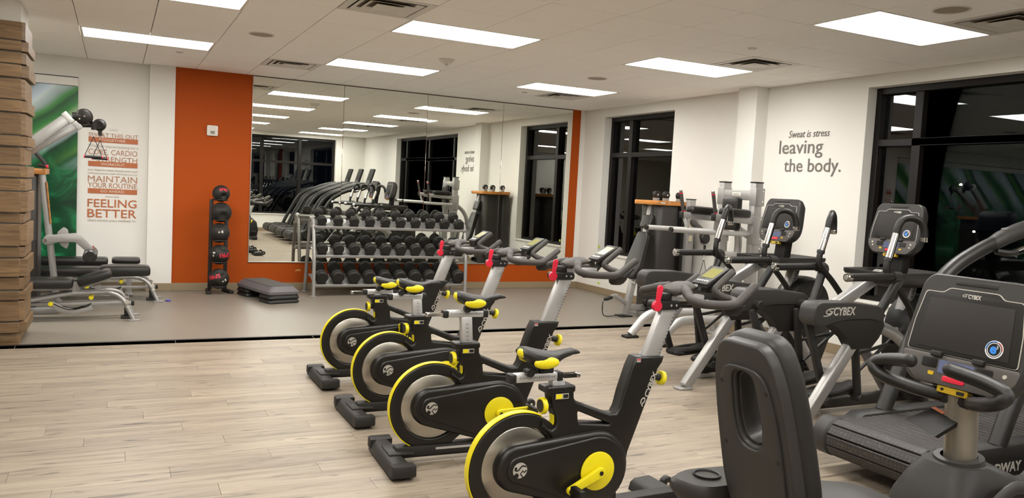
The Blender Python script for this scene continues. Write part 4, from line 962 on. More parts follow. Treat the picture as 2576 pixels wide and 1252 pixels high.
# ------------------------------------------------------------------ knee raise and dip tower
t = thing('dip_tower', 'silver knee raise and dip tower with black arm pads by the pillar', 'dip station', (0, 6.715, 0))
for s in (-1, 1):
    u = part('upright', B().box((6.11, s*.245, .86), (.11, .085, 1.71), bev=.012), M_SILP, t)
    part('upright_cap', B().box((6.11, s*.245, 1.72), (.114, .089, .014), bev=.004), M_INK, u)
    for z0, z1 in ((1.06, 1.36), (1.47, 1.66)): part('sleeve', B().box((6.115, s*.255, (z0+z1)/2), (.128, .096, z1-z0), bev=.008), M_SILP, u)
    for z in (1.63, 1.52, 1.33, 1.12, 1.02):
        part('bolt', B().cyl((6.16, s*.2 - .06, z), (6.16, s*.2 - .05, z), .010, seg=10) if False else B().cyl((6.15, -.305 if s < 0 else .195, z), (6.15, -.298 if s < 0 else .202, z), .010, seg=10), M_CHR, u)
    # arm rest
    a_ = part('arm_beam', B().bar((6.08, s*.262, 1.305), (5.545, s*.262, 1.335), .05, .068, bev=.006), M_SILP, t)
    part('arm_pad', pad(B(), (5.82, s*.262, 1.388), .37, .115, .085, Matrix.Rotation(.03, 3, 'Y')), M_PAD, a_)
    part('hand_grip', B().cyl((5.557, s*.262, 1.37), (5.512, s*.262, 1.575), .019, seg=14), M_GRIP, a_)
    part('grip_cap', B().cyl((5.512, s*.262, 1.573), (5.506, s*.262, 1.605), .019, seg=14, bev=.003), M_CHR, a_)
    part('grip_ring', B().cyl((5.513, s*.262, 1.562), (5.511, s*.262, 1.572), .0205, seg=14).cyl((5.5575, s*.262, 1.368), (5.555, s*.262, 1.380), .0205, seg=14), M_RED, a_)
    part('beam_cap', B().box((5.535, s*.262, 1.335), (.02, .056, .074), bev=.005), M_INK, a_)
    part('arm_hanger', B().bar((5.575, s*.262, 1.31), (5.60, s*.225, 1.19), .035, .035, bev=.004), M_SILP, a_)
    d_ = part('dip_bar', B().tube([(6.08, s*.235, 1.165), (5.70, s*.232, 1.172), (5.05, s*.212, 1.188)], .026, 16), M_SIL, t)
    part('dip_cap', B().cyl((5.055, s*.212, 1.188), (5.03, s*.211, 1.189), .0275, seg=16), M_INK, d_)
    l_ = part('base_leg', B().tube(fillet([(6.10, s*.25, .24), (5.40, s*.25, .26), (5.16, s*.25, .255), (4.955, s*.25, .03)], .16, 6), .05, 16, flat=(.8, 1)), M_SIL, t)
    part('foot_cap', B().box((4.95, s*.25, .014), (.16, .11, .028), bev=.010), M_INK, l_)
    part('rear_foot', B().box((6.16, s*.25, .016), (.26, .12, .032), bev=.008), M_SILP, t)
xt = part('top_cross_plate', B().box((6.075, 0, 1.580), (.03, .41, .105), bev=.008), M_SILP, t)
np_ = part('name_plate', B().box((6.058, 0, 1.590), (.004, .13, .035), bev=.0015), M_PRINTW, xt); part('lettering', text_mesh('NAUTILUS', .022, T(6.0555, .048, 1.583) @ FRAMES['x-'], .001, width=.095), M_INK, np_)
part('back_pad', pad(B(), (6.005, 0, 1.375), .36, .25, .085, Matrix.Rotation(-PI/2, 3, 'Y')), M_PAD, t)
part('lower_cross_plate', B().box((6.07, 0, .905), (.04, .41, .10), bev=.008), M_SILP, t)
part('step_plate', B().box((6.07, 0, .42), (.06, .41, .06), bev=.008), M_SILP, t)
part('spine', B().tube(fillet([(6.10, 0, 1.25), (6.14, 0, 1.05), (6.12, 0, .86)], .1, 5), .045, 12, flat=(.8, 1)), M_SILP, t)
part('rear_brace', B().tube(fillet([(6.13, 0, 1.20), (6.36, 0, 1.10), (6.50, 0, .90), (6.52, 0, .03)], .18, 6), .04, 14), M_SILP, t)
# ------------------------------------------------------------------ shared cardio console
M_CHA = M('charcoal_plastic', '#302e2c', .46, bump=(420, .12), var=.05, spec=.4)
M_CHA2 = M('dark_grey_plastic', '#201e1c', .5, bump=(420, .15), var=.05, spec=.4)
M_MID = M('mid_grey_panel', '#54504d', .4, var=.05)
M_SCR = M('black_lcd_screen', '#2b2825', .5, var=.03, spec=.25)
M_BEZ = M('bezel_black', '#1b1917', .4, spec=.3)
M_BLUE = EM('blue_display', (.13, .15, .26), .6)
M_E3B = M('sticker_blue', '#2f86e0', .35)
M_E3R = M('sticker_red', '#c9605a', .4)
M_E3W = M('sticker_white', '#e4e4e6', .35)
M_LABY = M('yellow_label', '#d0ac1c', .4)
M_TUBE = M('black_textured_tube', '#191715', .42, bump=(700, .2), var=.05)
M_BEIGE = M('warm_grey_tube', '#8a8377', .34, metal=.5, var=.05, scale=5)

SWOOSH = spline([(.046, .026, 0), (.006, .024, 0), (-.028, .010, 0), (-.030, -.008, 0), (-.004, -.018, 0), (.022, -.008, 0), (.020, .006, 0), (.004, .012, 0)], 4)
TAIL = spline([(-.050, -.030, 0), (-.010, -.028, 0), (.022, -.016, 0), (.036, .004, 0)], 4)
def console(t, org, tilt, wide=1.):
    base = T(*org) @ ry(tilt) @ FRAMES['x-']
    k = wide
    out = round_poly([(-.165, -.195), (.165, -.195), (.215, -.135), (.222, -.05), (.198, .16), (.17, .195), (-.17, .195), (-.198, .16), (-.222, -.05), (-.215, -.135)], [.03, .03, .05, .1, .03, .05, .05, .03, .1, .05], 4)
    rows = []
    for w, sc, dv in ((.012, .965, 0), (.006, .99, 0), (-.004, 1., 0), (-.04, .99, 0), (-.085, .90, .0), (-.12, .72, -.01), (-.135, .45, -.02)):
        rows.append([base @ Vector((x*sc*k, y*sc*(1 if sc > .95 else .96)+dv, w)) for x, y in out])
    hd = part('console_shell', B().loft(rows), M_CHA, t)
    bz = round_poly([(-.196, -.085), (.196, -.085), (.190, .02), (.172, .128), (.105, .128), (.088, .146), (-.088, .146), (-.105, .128), (-.172, .128), (-.190, .02)], .012, 3)
    b1 = part('screen_bezel', plate_mesh([bz], .004, .001, xf=base @ T(0, 0, .0135)), M_BEZ, hd)
    part('bezel_line', plate_mesh([[(x*1.012, y*1.012+.0005) for x, y in bz], [(x*.998, y*.998) for x, y in bz]], .003, 0, xf=base @ T(0, 0, .0143)), M_PRINT, hd)
    part('screen', plate_mesh([[(-.165, -.07), (.165, -.07), (.150, .105), (-.150, .105)]], .003, .0008, xf=base @ T(0, 0, .0165)), M_SCR, hd)
    part('brand_lettering', text_mesh('CYBEX', .02, base @ T(-.016, .119, .0165), .001, width=.045, bold=.0006), M_PRINT, hd)
    part('brand_swoosh', plate_mesh([ribbon([(q.x*.26-.028, q.y*.26+.126) for q in SWOOSH], .002)], .001, 0, xf=base @ T(0, 0, .0165)), M_PRINT, hd)
    sl = part('reading_slot', plate_mesh([rrect(-.075, .162, .075, .178, .006)], .006, .002, xf=base @ T(0, 0, .012)), M_INK, hd)
    # sticker
    st = part('view_sticker', plate_mesh([circ(.112, -.035, .030, n=32)], .0012, 0, xf=base @ T(0, 0, .0188)), M_E3W, hd)
    part('sticker_ring', plate_mesh([circ(.112, -.035, .0255, n=32), circ(.112, -.035, .0235, n=32)], .001, 0, xf=base @ T(0, 0, .0196)), M_BEZ, st)
    part('sticker_core', plate_mesh([circ(.112, -.035, .0205, n=32)], .001, 0, xf=base @ T(0, 0, .0196)), M_BEZ, st)
    part('sticker_letter', text_mesh('e', .046, base @ T(.110, -.0475, .0206), .0008, 'CENTER', bold=.0016), M_E3B, st)
    part('sticker_digit', text_mesh('3', .016, base @ T(.122, -.032, .0208), .0008, 'CENTER'), M_E3W, st)
    part('sticker_arc', plate_mesh([ribbon([(.112+.028*math.cos(math.radians(a)), -.035+.028*math.sin(math.radians(a))) for a in range(75, 186, 10)], .0022)], .001, 0, xf=base @ T(0, 0, .0198)), M_E3B, st)
    part('sticker_arc', plate_mesh([ribbon([(.112+.028*math.cos(math.radians(a)), -.035+.028*math.sin(math.radians(a))) for a in range(-5, 66, 10)], .0022)], .001, 0, xf=base @ T(0, 0, .0198)), M_E3R, st)
    # lower control panel
    cp = part('control_panel', plate_mesh([round_poly([(-.210, -.090), (.210, -.090), (.200, -.138), (.14, -.190), (-.14, -.190), (-.200, -.138)], .015, 3)], .008, .002, xf=base @ T(0, 0, .013)), M_MID, hd)
    part('status_display', plate_mesh([rrect(-.062, -.150, .062, -.105, .004)], .003, 0, xf=base @ T(0, 0, .018)), M_BLUE, cp)
    for s in (-1, 1):
        part('key_panel', plate_mesh([rrect(s*.098-.028, -.137, s*.098+.028, -.104, .006)], .003, .0005, xf=base @ T(0, 0, .018)), M_BEZ, cp)
        part('plus_key', plate_mesh([circ(s*.165, -.115, .007, n=14)], .004, 0, xf=base @ T(0, 0, .018)), M_PRINT, cp)
        part('minus_key', plate_mesh([circ(s*.158, -.138, .006, n=14)], .004, 0, xf=base @ T(0, 0, .018)), M_PRINT, cp)
        part('rest_tab', plate_mesh([rrect(s*.075-.02, -.098, s*.075+.02, -.078, .006)], .022, .005, xf=base @ T(0, 0, .022)), M_CHA2, cp)
        part('yellow_key', plate_mesh([rrect(s*.085-.010, -.163, s*.085+.010, -.150, .004)], .003, 0, xf=base @ T(0, 0, .018)), M_LABY, cp)
    part('stop_key', plate_mesh([rrect(-.040, -.176, .040, -.156, .008)], .005, .001, xf=base @ T(0, 0, .018)), M_RED, cp)
    yl = part('jack_label', plate_mesh([rrect(-.056, -.214, .056, -.190, .004)], .03, .002, xf=base @ T(0, 0, -.004)), M_LABY, hd)
    part('jack_port', plate_mesh([rrect(.018, -.209, .044, -.197, .001)], .003, 0, xf=base @ T(0, 0, .0125)), M_INK, yl); part('jack_port', plate_mesh([circ(-.035, -.202, .005, n=12)], .003, 0, xf=base @ T(0, 0, .0125)), M_INK, yl)
    return hd

# ------------------------------------------------------------------ arc trainers
def arc_trainer(label, yc):
    t = thing('arc_trainer', label, 'elliptical trainer', (0, yc, 0), 0, 'arc trainers by the windows')
    for s in (-1, 1):
        y = s*.335
        lg = part('rear_leg', B().bar((4.068, y, .014), (4.52, y, .60), .068, .085, bev=.016, up=(1, 0, .3), seg=3), M_SILP, t)
        part('foot_plate', plate_mesh([rrect(3.985, y-.052, 4.125, y+.052, .03)], .018, .004, 'z+', (0, 0, .009)), M_SILP, lg)
        pc = part('side_pod', plate_mesh([round_poly([(4.058, .752), (4.068, .845), (4.115, .877), (4.40, .872), (4.69, .838), (4.735, .80), (4.72, .725), (4.60, .752), (4.36, .752), (4.15, .715), (4.10, .715)], .025, 4)], .135, .012, at=(0, y, 0), seg=3), M_CHA, t)
        part('pod_funnel', B().loft([[(x, y+q*w, z) for x, q in ((a, 1), (b_, 1), (b_, -1), (a, -1))] for a, b_, z, w in ((4.47, 4.66, .545, .034), (4.42, 4.72, .62, .046), (4.30, 4.75, .70, .056), (4.20, 4.735, .75, .058))]), M_CHA2, pc)
        so = s
        txt = part('pod_lettering', text_mesh('CYBEX', .075, (T(4.235, y-.069, .789) @ FRAMES['y-']) if s < 0 else (T(4.44, y+.069, .789) @ rzm(PI) @ FRAMES['y-']), .0015, width=.205, bold=.002, shear=.1), M_PRINT, pc)
        part('pod_swoosh', plate_mesh([ribbon([((4.195 if s < 0 else 4.47)+q.x, .812+q.y) for q in SWOOSH], .008)], .0015, 0, at=(0, y+s*.069, 0)), M_PRINT, pc); part('pod_swoosh_tail', plate_mesh([ribbon([((4.195 if s < 0 else 4.47)+q.x, .812+q.y) for q in TAIL], .007)], .0015, 0, at=(0, y+s*.069, 0)), M_PRINT, pc)
        # fixed hand rail
        yb = s*.282
        hr = part('fixed_rail', B().tube([(4.745, yb, .655), (4.805, yb+s*.014, .78)], .048, 16).tube([(4.80, yb+s*.012, .77), (4.93, y, 1.02)], .032, 14), M_TUBE, t)
        part('rail_elbow', B().tube(fillet([(4.908, y-s*.012, .975), (4.945, y, 1.035), (4.86, y, 1.035)], .04, 4), .038, 14), M_CHA, hr)
        part('rail_grip', B().cyl((4.87, y, 1.035), (4.44, y, 1.032), .0285, seg=16), M_TUBE, hr)
        part('rail_cap', B().cyl((4.445, y, 1.032), (4.405, y, 1.032), .031, seg=20, bev=.005), M_CHR, hr); part('cap_button', B().cyl((4.406, y, 1.032), (4.400, y, 1.032), .016, seg=16), M_SILP, hr)
        part('rail_collar', B().lathe([(.034, 0), (.042, 0), (.042, .02), (.034, .02)], (4.797, yb+s*.012, .765), (.43, s*.2, .86), 20), M_INK, hr)
        # moving lever
        yl = s*.30
        lv = part('moving_lever', B().tube(spline([(5.17, yl, .70), (5.12, yl, .80), (4.99, yl, .93), (4.855, yl, 1.04), (4.838, yl, 1.11), (4.862, yl, 1.20)], 5), .023, 12), M_TUBE, t)
        part('lever_sensor', B().cyl((4.852, yl, 1.16), (4.906, yl, 1.335), .0255, seg=16), M_CHR, lv)
        part('lever_collar', B().cyl((4.846, yl, 1.142), (4.852, yl, 1.164), .030, seg=16), M_INK, lv)
        part('lever_grip', B().tube(spline([(4.905, yl, 1.32), (4.918, yl*1.01, 1.39), (4.95, yl*1.05, 1.438), (4.995, yl*1.17, 1.452), (5.045, yl*1.27, 1.425), (5.068, yl*1.31, 1.37), (5.074, yl*1.32, 1.32)], 5), .0255, 14), M_TUBE, lv)
        part('lever_cap', B().cyl((5.0738, yl*1.32, 1.325), (5.076, yl*1.323, 1.288), .0265, seg=18, bev=.006), M_CHR, lv)
        # swing links and pedal
        yk = s*.262
        for a, b_ in (((4.16, yk, .73), (4.385, yk, .17)), ((4.60, yk, .73), (4.70, yk, .17))):
            part('swing_link', B().bar(a, b_, .036, .058, bev=.012, up=(1, 0, 0)), M_CHA2, t)
            part('link_pivot', B().cyl((b_[0], yk-.04, b_[2]), (b_[0], yk+.04, b_[2]), .030, seg=16, bev=.005), M_CHA2, t)
            part('top_pivot', B().cyl((a[0]+.04, yk-.05, a[2]+.03), (a[0]+.04, yk+.06, a[2]+.03), .034, seg=16, bev=.005), M_CHA2, t)
        yp = s*.155
        pdl = part('foot_pedal', B().loft([[(x, yp+w*math.cos(a), z+h*math.sin(a)) for a in [2*PI*q/12 for q in range(12)]] for x, w, z, h in ((4.30, .05, .185, .02), (4.36, .078, .185, .035), (4.52, .082, .19, .03), (4.68, .078, .21, .04), (4.76, .06, .235, .035))]), M_CHA2, t)
        part('pedal_rim', B().tube([(4.52+.225*math.cos(a), yp+.085*math.sin(a), .215+.02*math.cos(a)) for a in [2*PI*q/24 for q in range(24)]], .014, 8, closed=True), M_CHA2, pdl)
        part('pedal_tie', B().bar((4.385, yp, .175), (4.385, yk, .175), .03, .03).bar((4.70, yp, .19), (4.70, yk, .19), .03, .03), M_CHA2, pdl)
        part('coupler_rod', B().cyl((4.64, yk, .48), (5.42, s*.20, .60), .013, seg=10), M_TUBE, t)
        part('drive_rod', B().cyl((4.68, s*.235, .33), (5.17, s*.235, .66), .013, seg=10), M_TUBE, t)
        part('side_beam', B().tube(fillet([(4.66, s*.30, .70), (4.95, s*.28, .65), (5.28, s*.24, .46), (5.60, s*.22, .06)], .2, 6), .045, 12, flat=(.6, 1)), M_SILP, t)
        part('front_foot', B().box((5.66, s*.24, .02), (.16, .10, .04), bev=.008), M_SILP, t)
    part('center_mast', B().bar((4.62, 0, .74), (5.16, 0, 1.02), .075, .085, bev=.014), M_SILP, t)
    part('mast_cross', B().box((4.66, 0, .745), (.07, .56, .06), bev=.010), M_SILP, t)
    fs_ = part('front_strut', B().bar((5.52, 0, 1.0), (5.38, 0, .56), .09, .075, bev=.012, up=(1, 0, 0)), M_SILP, t)
    d = Vector((.303, 0, .953)); m4 = Matrix(((d.x, -d.z, 0, 0), (0, 0, -1, 0), (d.z, d.x, 0, 0), (0, 0, 0, 1)))
    part('strut_lettering', text_mesh('ARC TRAINER', .05, T(5.435, -.0465, .66) @ m4, .001, width=.30, shear=.2), M_INK, fs_)
    dt = part('accessory_tray', B().loft([[(x, y*(1 if abs(x-5.3) < .3 else 1), z) for x, y in rrect(a, -w, b_, w, .08, 5)] for a, b_, w, z in ((5.10, 5.58, .17, .935), (5.02, 5.64, .215, .975), (4.99, 5.67, .235, 1.02), (4.99, 5.67, .235, 1.045), (5.01, 5.65, .215, 1.045), (5.05, 5.61, .19, 1.02))]), M_CHA, t)
    for s in (-1, 1): part('cup_well', B().lathe([(.030, 0), (.040, 0), (.042, .008), (.030, .006), (.026, -.01)], (5.10, s*.12, 1.022), (0, 0, 1), 20), M_INK, dt)
    part('console_neck', B().bar((5.34, 0, 1.02), (5.37, 0, 1.30), .13, .09, bev=.02, up=(1, 0, 0)), M_CHA2, t)
    console(t, (5.285, 0, 1.36), .20)
    dr = part('drive_housing', B().lathe([(0, -.13), (.16, -.13), (.235, -.11), (.262, -.06), (.265, 0), (.262, .06), (.235, .11), (.16, .13), (0, .13)], (5.62, 0, .60), (0, 1, 0), 40), M_CHA2, t)
    part('crank_arm', B().bar((5.62, -.145, .60), (5.44, -.145, .54), .03, .05, bev=.01).cyl((5.62, -.16, .60), (5.62, -.12, .60), .04, seg=18), M_TUBE, dr)
    part('housing_skirt', B().prism([(5.36, .60), (5.88, .60), (5.90, .30), (5.80, .06), (5.46, .06), (5.38, .30)], -.115, .115, 'y', bev=.02), M_CHA2, dr)
    part('base_spine', B().box((5.10, 0, .07), (1.30, .09, .07), bev=.01), M_TUBE, t)
    part('base_foot', B().box((4.50, 0, .018), (.12, .16, .036), bev=.008), M_SILP, t); part('front_crossbar', B().box((5.78, 0, .03), (.10, .62, .06), bev=.01), M_SILP, t)
    return t
arc_trainer('charcoal and silver arc trainer standing nearest the pillar and dip tower', 5.28)
arc_trainer('charcoal and silver arc trainer between the other arc trainer and the treadmill', 4.10)

# ------------------------------------------------------------------ treadmills
def hex_mat():
    m, nt, b = new_mat('hexagon_rubber_slat'); L = nt.links
    g = nd(nt, 'ShaderNodeTexCoord'); v = nd(nt, 'ShaderNodeTexVoronoi'); v.feature = 'DISTANCE_TO_EDGE'; v.inputs['Scale'].default_value = 42; v.inputs['Randomness'].default_value = .12
    L.new(g.outputs['Object'], v.inputs['Vector'])
    cr = nd(nt, 'ShaderNodeValToRGB'); cr.color_ramp.elements[0].position = .02; cr.color_ramp.elements[0].color = (*lin('#0f0d0c'), 1); cr.color_ramp.elements[1].position = .10; cr.color_ramp.elements[1].color = (*lin('#34302d'), 1)
    L.new(v.outputs['Distance'], cr.inputs[0])
    n = nd(nt, 'ShaderNodeTexNoise'); n.inputs['Scale'].default_value = 60; n.inputs['Detail'].default_value = 6; L.new(g.outputs['Object'], n.inputs['Vector'])
    c2 = nd(nt, 'ShaderNodeValToRGB'); c2.color_ramp.elements[0].position = .60; c2.color_ramp.elements[0].color = (0, 0, 0, 1); c2.color_ramp.elements[1].position = .8; c2.color_ramp.elements[1].color = (.45, .45, .45, 1)
    L.new(n.outputs['Fac'], c2.inputs[0])
    mx = nd(nt, 'ShaderNodeMix', data_type='RGBA'); mx.inputs[7].default_value = (*lin('#7c756c'), 1); L.new(c2.outputs[0], mx.inputs[0]); L.new(cr.outputs[0], mx.inputs[6])
    L.new(mx.outputs[2], b.inputs['Base Color']); b.inputs['Roughness'].default_value = .55
    bp = nd(nt, 'ShaderNodeBump'); bp.inputs['Strength'].default_value = .5; bp.inputs['Distance'].default_value = .003; L.new(cr.outputs[0], bp.inputs['Height']); L.new(bp.outputs['Normal'], b.inputs['Normal'])
    return m
M_HEX = hex_mat()
M_TRD = M('treadmill_dark_panel', '#1b1917', .5, bump=(300, .15), var=.06, spec=.35)
M_SHR2 = M('pewter_roller_cap', '#6b655f', .32, metal=.7, var=.05)
def treadmill(label, yc, tablet=True):
    t = thing('treadmill', label, 'treadmill', (0, yc, 0), 0, 'slat treadmills facing the window')
    part('base_frame', B().prism([(3.74, .10), (5.62, .08), (5.70, .16), (5.66, .30), (5.5, .30), (3.74, .245)], -.335, .335, 'y', bev=.006), M_TRD, t)
    for x in (3.95, 5.45): part('leveling_feet', B().cyl((x, -.30, 0), (x, -.30, .11), .03, seg=14).cyl((x, .30, 0), (x, .30, .11), .03, seg=14).box((x, 0, .085), (.06, .6, .03)), M_INK, t)
    R_, zc_, pitch = .098, .195, .0585
    sm_ = B().box((0, 0, 0), (pitch-.005, .56, .016), bev=.004, seg=1).mesh('slat')
    pos = []
    L0 = 1.66
    s_ = 0.; k = 0
    # belt path: flat top, round rear end, short way underneath
    x_front = 5.36
    while True:
        s_ = k*pitch; k += 1
        if s_ < L0: pos.append((x_front-s_, zc_+R_, 0.))
        elif s_ < L0+PI*R_:
            a = (s_-L0)/R_; pos.append((x_front-L0-R_*math.sin(a), zc_+R_*math.cos(a), a))
        elif s_ < L0+PI*R_+.3: pos.append((x_front-L0+(s_-L0-PI*R_), zc_-R_, PI))
        else: break
    for x, z, a in pos:
        o = link('slat', sm_, M_HEX, t); o.location = (x, 0, z); o.rotation_euler = (0, -a, 0)
    for s in (-1, 1):
        part('roller_cap', B().cyl((x_front-L0, s*.285, zc_), (x_front-L0, s*.388, zc_), R_+.012, seg=30, bev=.012).box((x_front-L0+.10, s*.336, zc_), (.22, .10, .19), bev=.02), M_SHR2 if s < 0 else M_CHA, t)
        sp = part('side_panel', B().prism([(3.86, .095), (5.62, .085), (5.70, .16), (5.66, .322), (5.4, .322), (3.90, .312), (3.84, .28)], s*.335-.055, s*.335+.055, 'y', bev=.012), M_TRD, t)
        part('panel_lettering', text_mesh('WOODWAY', .072, (T(3.86, -.3915, .175) @ FRAMES['y-']) if s < 0 else (T(4.28, .3915, .175) @ rzm(PI) @ FRAMES['y-']), .0015, width=.42, bold=.002), M_PRINT, sp)
        y = s*.345
        ar = part('handrail_post', B().tube(spline([(4.13, y, .30), (4.21, y, .48), (4.34, y, .74), (4.50, y, 1.02), (4.66, y, 1.165), (4.90, y, 1.275), (5.14, y, 1.355)], 6), .045, 16), M_TUBE, t)
        part('rail_head', B().loft([[(x, y+w*math.cos(a), z+h*math.sin(a)) for a in [2*PI*q/14 for q in range(14)]] for x, w, z, h in ((5.0, .045, 1.31, .045), (5.10, .055, 1.352, .052), (5.28, .062, 1.405, .055), (5.44, .058, 1.45, .05), (5.54, .03, 1.475, .03))]), M_CHA, ar)
        pb = part('rail_button', B().cyl((5.12, y-.03*s, 1.40), (5.12, y-.03*s, 1.408), .02, seg=14).cyl((5.17, y-.03*s, 1.417), (5.17, y-.03*s, 1.424), .016, seg=14), M_PRINT, ar) if False else part('rail_button', B().cyl((5.14, y, 1.405), (5.135, y, 1.418), .022, seg=16), M_MID, ar)
        part('inner_grip', B().tube(spline([(5.02, y-s*.03, 1.27), (5.14, y-s*.07, 1.268), (5.34, y-s*.075, 1.33), (5.44, y-s*.05, 1.39)], 5), .021, 10), M_TUBE, ar)
        part('pulse_plate', B().cyl((5.16, y-s*.072, 1.274), (5.22, y-s*.075, 1.292), .0225, seg=14), M_CHR, ar)
    part('console_bridge', B().box((5.54, 0, 1.45), (.12, .72, .06), bev=.02), M_CHA, t)
    if not tablet: return t
    m0 = T(5.56, 0, 1.60) @ ry(.30) @ FRAMES['x-']
    cn = part('console_tablet', plate_mesh([rrect(-.17, -.20, .17, .25, .03)], .05, .008, xf=m0), M_INK, t)
    part('tablet_screen', plate_mesh([rrect(-.148, -.02, .148, .228, .01)], .003, 0, xf=m0 @ T(0, 0, .026)), M_SCR, cn); part('tablet_keys', plate_mesh([rrect(-.13, -.16, .13, -.05, .01)], .003, 0, xf=m0 @ T(0, 0, .026)), M_MID, cn)
    return t
treadmill('slat belt treadmill beside the recumbent bike, dark handrails curving up to the window', 2.84)
treadmill('slat belt treadmill second in the row from the arc trainers', 1.82)
treadmill('slat belt treadmill third in the row from the arc trainers', .82)
treadmill('slat belt treadmill at the end of the row by the corner window', -.18, False)

# ------------------------------------------------------------------ recumbent bike
t = thing('recumbent_bike', 'charcoal recumbent exercise bike with large screen and oval seat back opening', 'exercise bike', (0, 1.705, 0))
lean = -.245
SB = T(1.755, 0, .52) @ ry(lean) @ FRAMES['x-']        # u right, v up the back rest, w rearwards
so_ = round_poly([(-.145, 0), (.145, 0), (.185, .12), (.178, .34), (.16, .50), (.115, .61), (-.115, .61), (-.16, .50), (-.178, .34), (-.185, .12)], [.04, .04, .08, .1, .08, .10, .10, .08, .1, .08], 5)
hole_ = round_poly([(-.040, .285), (.040, .285), (.053, .37), (.040, .51), (-.040, .51), (-.053, .37)], .035, 4)
so_ = [(x*.86, y) for x, y in so_]
part('back_cushion', plate_mesh([so_, hole_], .075, .026, xf=SB @ T(0, 0, -.050), seg=4), M_CHA2, t)
sh = part('back_shell', plate_mesh([[(x*.955, y*.97+.008) for x, y in so_], hole_], .045, .010, xf=SB @ T(0, 0, -.002), seg=3), M_CHA, t)
part('shell_panel', plate_mesh([round_poly([(-.112, .03), (.112, .03), (.122, .2), (.115, .40), (.085, .53), (-.085, .53), (-.115, .40), (-.122, .2)], .06, 4), [(x*1.12, (y-.395)*1.08+.395) for x, y in hole_]], .012, .004, xf=SB @ T(0, 0, .023)), M_CHA, t)
for u, v in ((-.095, .08), (.095, .08), (-.105, .27), (.105, .27), (-.09, .47), (.09, .47)):
    part('shell_screw', B().cyl(SB @ Vector((u, v, .027)), SB @ Vector((u, v, .0305)), .0065, seg=12), M_INK, sh)
part('hole_liner', plate_mesh([hole_, [(x*.86, (y-.395)*.92+.395) for x, y in hole_]], .10, .004, xf=SB @ T(0, 0, -.045)), M_CHA, t)
part('seat_cushion', B().loft([[(x, w*math.cos(a), z+h*math.copysign(abs(math.sin(a))**.6, math.sin(a))) for a in [2*PI*q/20 for q in range(20)]] for x, w, z, h in ((1.74, .10, .55, .03), (1.80, .185, .55, .05), (1.95, .215, .545, .052), (2.10, .20, .545, .05), (2.22, .155, .54, .045), (2.27, .09, .53, .03))]), M_CHA, t)
part('seat_carriage', B().box((1.92, 0, .385), (.34, .16, .29), bev=.03), M_CHA2, t)
part('seat_rail', B().bar((1.45, 0, .20), (2.60, 0, .30), .11, .09, bev=.015), M_BEIGE, t)
for s in (-1, 1):
    tr_ = part('seat_side_tray', B().loft([[(x, s*y, z) for x, y in [(1.70+(q0-1.70), q1) for q0, q1 in round_poly([(1.60+i, .30-i), (1.70, .345-i), (2.02-i, .30), (2.06-i, .20), (1.86, .17), (1.64+i, .17)], .06, 5)]] for i, z in ((.05, .525), (.02, .537), (0, .565), (0, .59), (.012, .603), (.03, .603))]), M_CHA, t)
    part('cup_well', B().lathe([(0, .552), (.030, .552), (.040, .580), (.0455, .582), (.0455, .574), (.036, .546), (0, .546)], (1.735, s*.262, .029), (0, 0, 1), 26), M_INK, tr_)
    part('side_grip', B().tube(fillet([(1.92, s*.19, .50), (1.92, s*.24, .56)], .01, 2), .02, 10), M_TUBE, tr_)
part('rear_foot', B().box((1.50, 0, .045), (.11, .56, .09), bev=.02), M_CHA2, t); part('front_foot', B().box((3.02, 0, .045), (.12, .56, .09), bev=.02), M_CHA2, t)
part('rear_riser', B().box((1.52, 0, .15), (.09, .10, .16), bev=.01), M_CHA2, t)
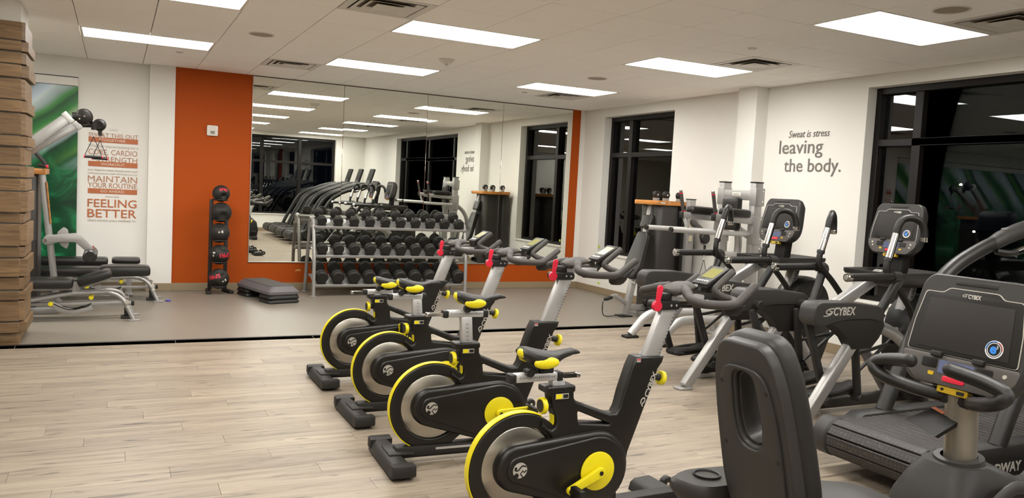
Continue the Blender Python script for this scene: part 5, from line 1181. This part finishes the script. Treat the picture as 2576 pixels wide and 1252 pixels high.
part('drive_shroud', B().loft([[(x, y, z) for x, y in rrect(a, -w, b_, w, .08, 5)] for a, b_, w, z in ((2.42, 3.10, .12, .08), (2.38, 3.12, .15, .22), (2.40, 3.08, .16, .42), (2.44, 2.96, .145, .53), (2.48, 2.80, .12, .605), (2.51, 2.70, .095, .648))]), M_CHA2, t)
part('shroud_ridge', B().tube(spline([(2.405, -.16, .40), (2.50, -.172, .52), (2.66, -.165, .60), (2.82, -.155, .57)], 5), .022, 10, flat=(.5, 1)), M_CHA, t)
part('shroud_collar', B().lathe([(.058, 0), (.082, 0), (.078, .02), (.058, .022)], (2.618, 0, .644), (-.12, 0, 1), 28), M_CHA, t)
part('console_post', B().tube([(2.628, 0, .61), (2.60, 0, .90)], .052, 22), M_BEIGE, t)
for s in (-1, 1):
    part('crank', B().cyl((2.86, s*.13, .30), (2.86, s*.19, .30), .05, seg=18).bar((2.86, s*.185, .30), (2.86+s*.13, s*.185, .30-s*.10), .02, .035), M_INK, t)
    part('pedal', B().box((2.86+s*.13, s*.245, .30-s*.10), (.11, .10, .03), bev=.006), M_INK, t)
    part('hand_loop', B().tube(spline([(2.60, s*.03, .862), (2.52, s*.10, .878), (2.46, s*.18, .902), (2.448, s*.228, .925), (2.455, s*.232, .950), (2.445, s*.17, .972), (2.42, s*.075, .990)], 6), .0235, 14), M_TUBE, t)
    part('loop_end', B().sph((2.419, s*.073, .9905), .0235, 14, 10), M_CHA2, t)
part('hand_loop_clamp', B().box((2.60, 0, .866), (.09, .13, .05), bev=.015), M_CHA2, t)
console(t, (2.60, 0, 1.088), .22)
cb = part('reading_holder', B().prism([(-.075, 0), (.075, 0), (.055, .075), (-.055, .075)], -.01, .01, 'y') if False else B().loft([[Vector(p) for p in l] for l in ([(2.47, .11, .775), (2.47, -.005, .745), (2.49, -.005, .738), (2.49, .11, .768)], [(2.56, .075, .815), (2.56, -.02, .79), (2.575, -.02, .78), (2.575, .075, .805)])]), M_BEZ, t)
part('caution_sticker', B().loft([[Vector(p) for p in l] for l in ([(2.556, .078, .8165), (2.556, .035, .8055), (2.558, .035, .8045), (2.558, .078, .8155)], [(2.573, .073, .8195), (2.573, .033, .809), (2.575, .033, .808), (2.575, .073, .8185)])]), M('orange_caution', '#a85a2c', .5), cb)
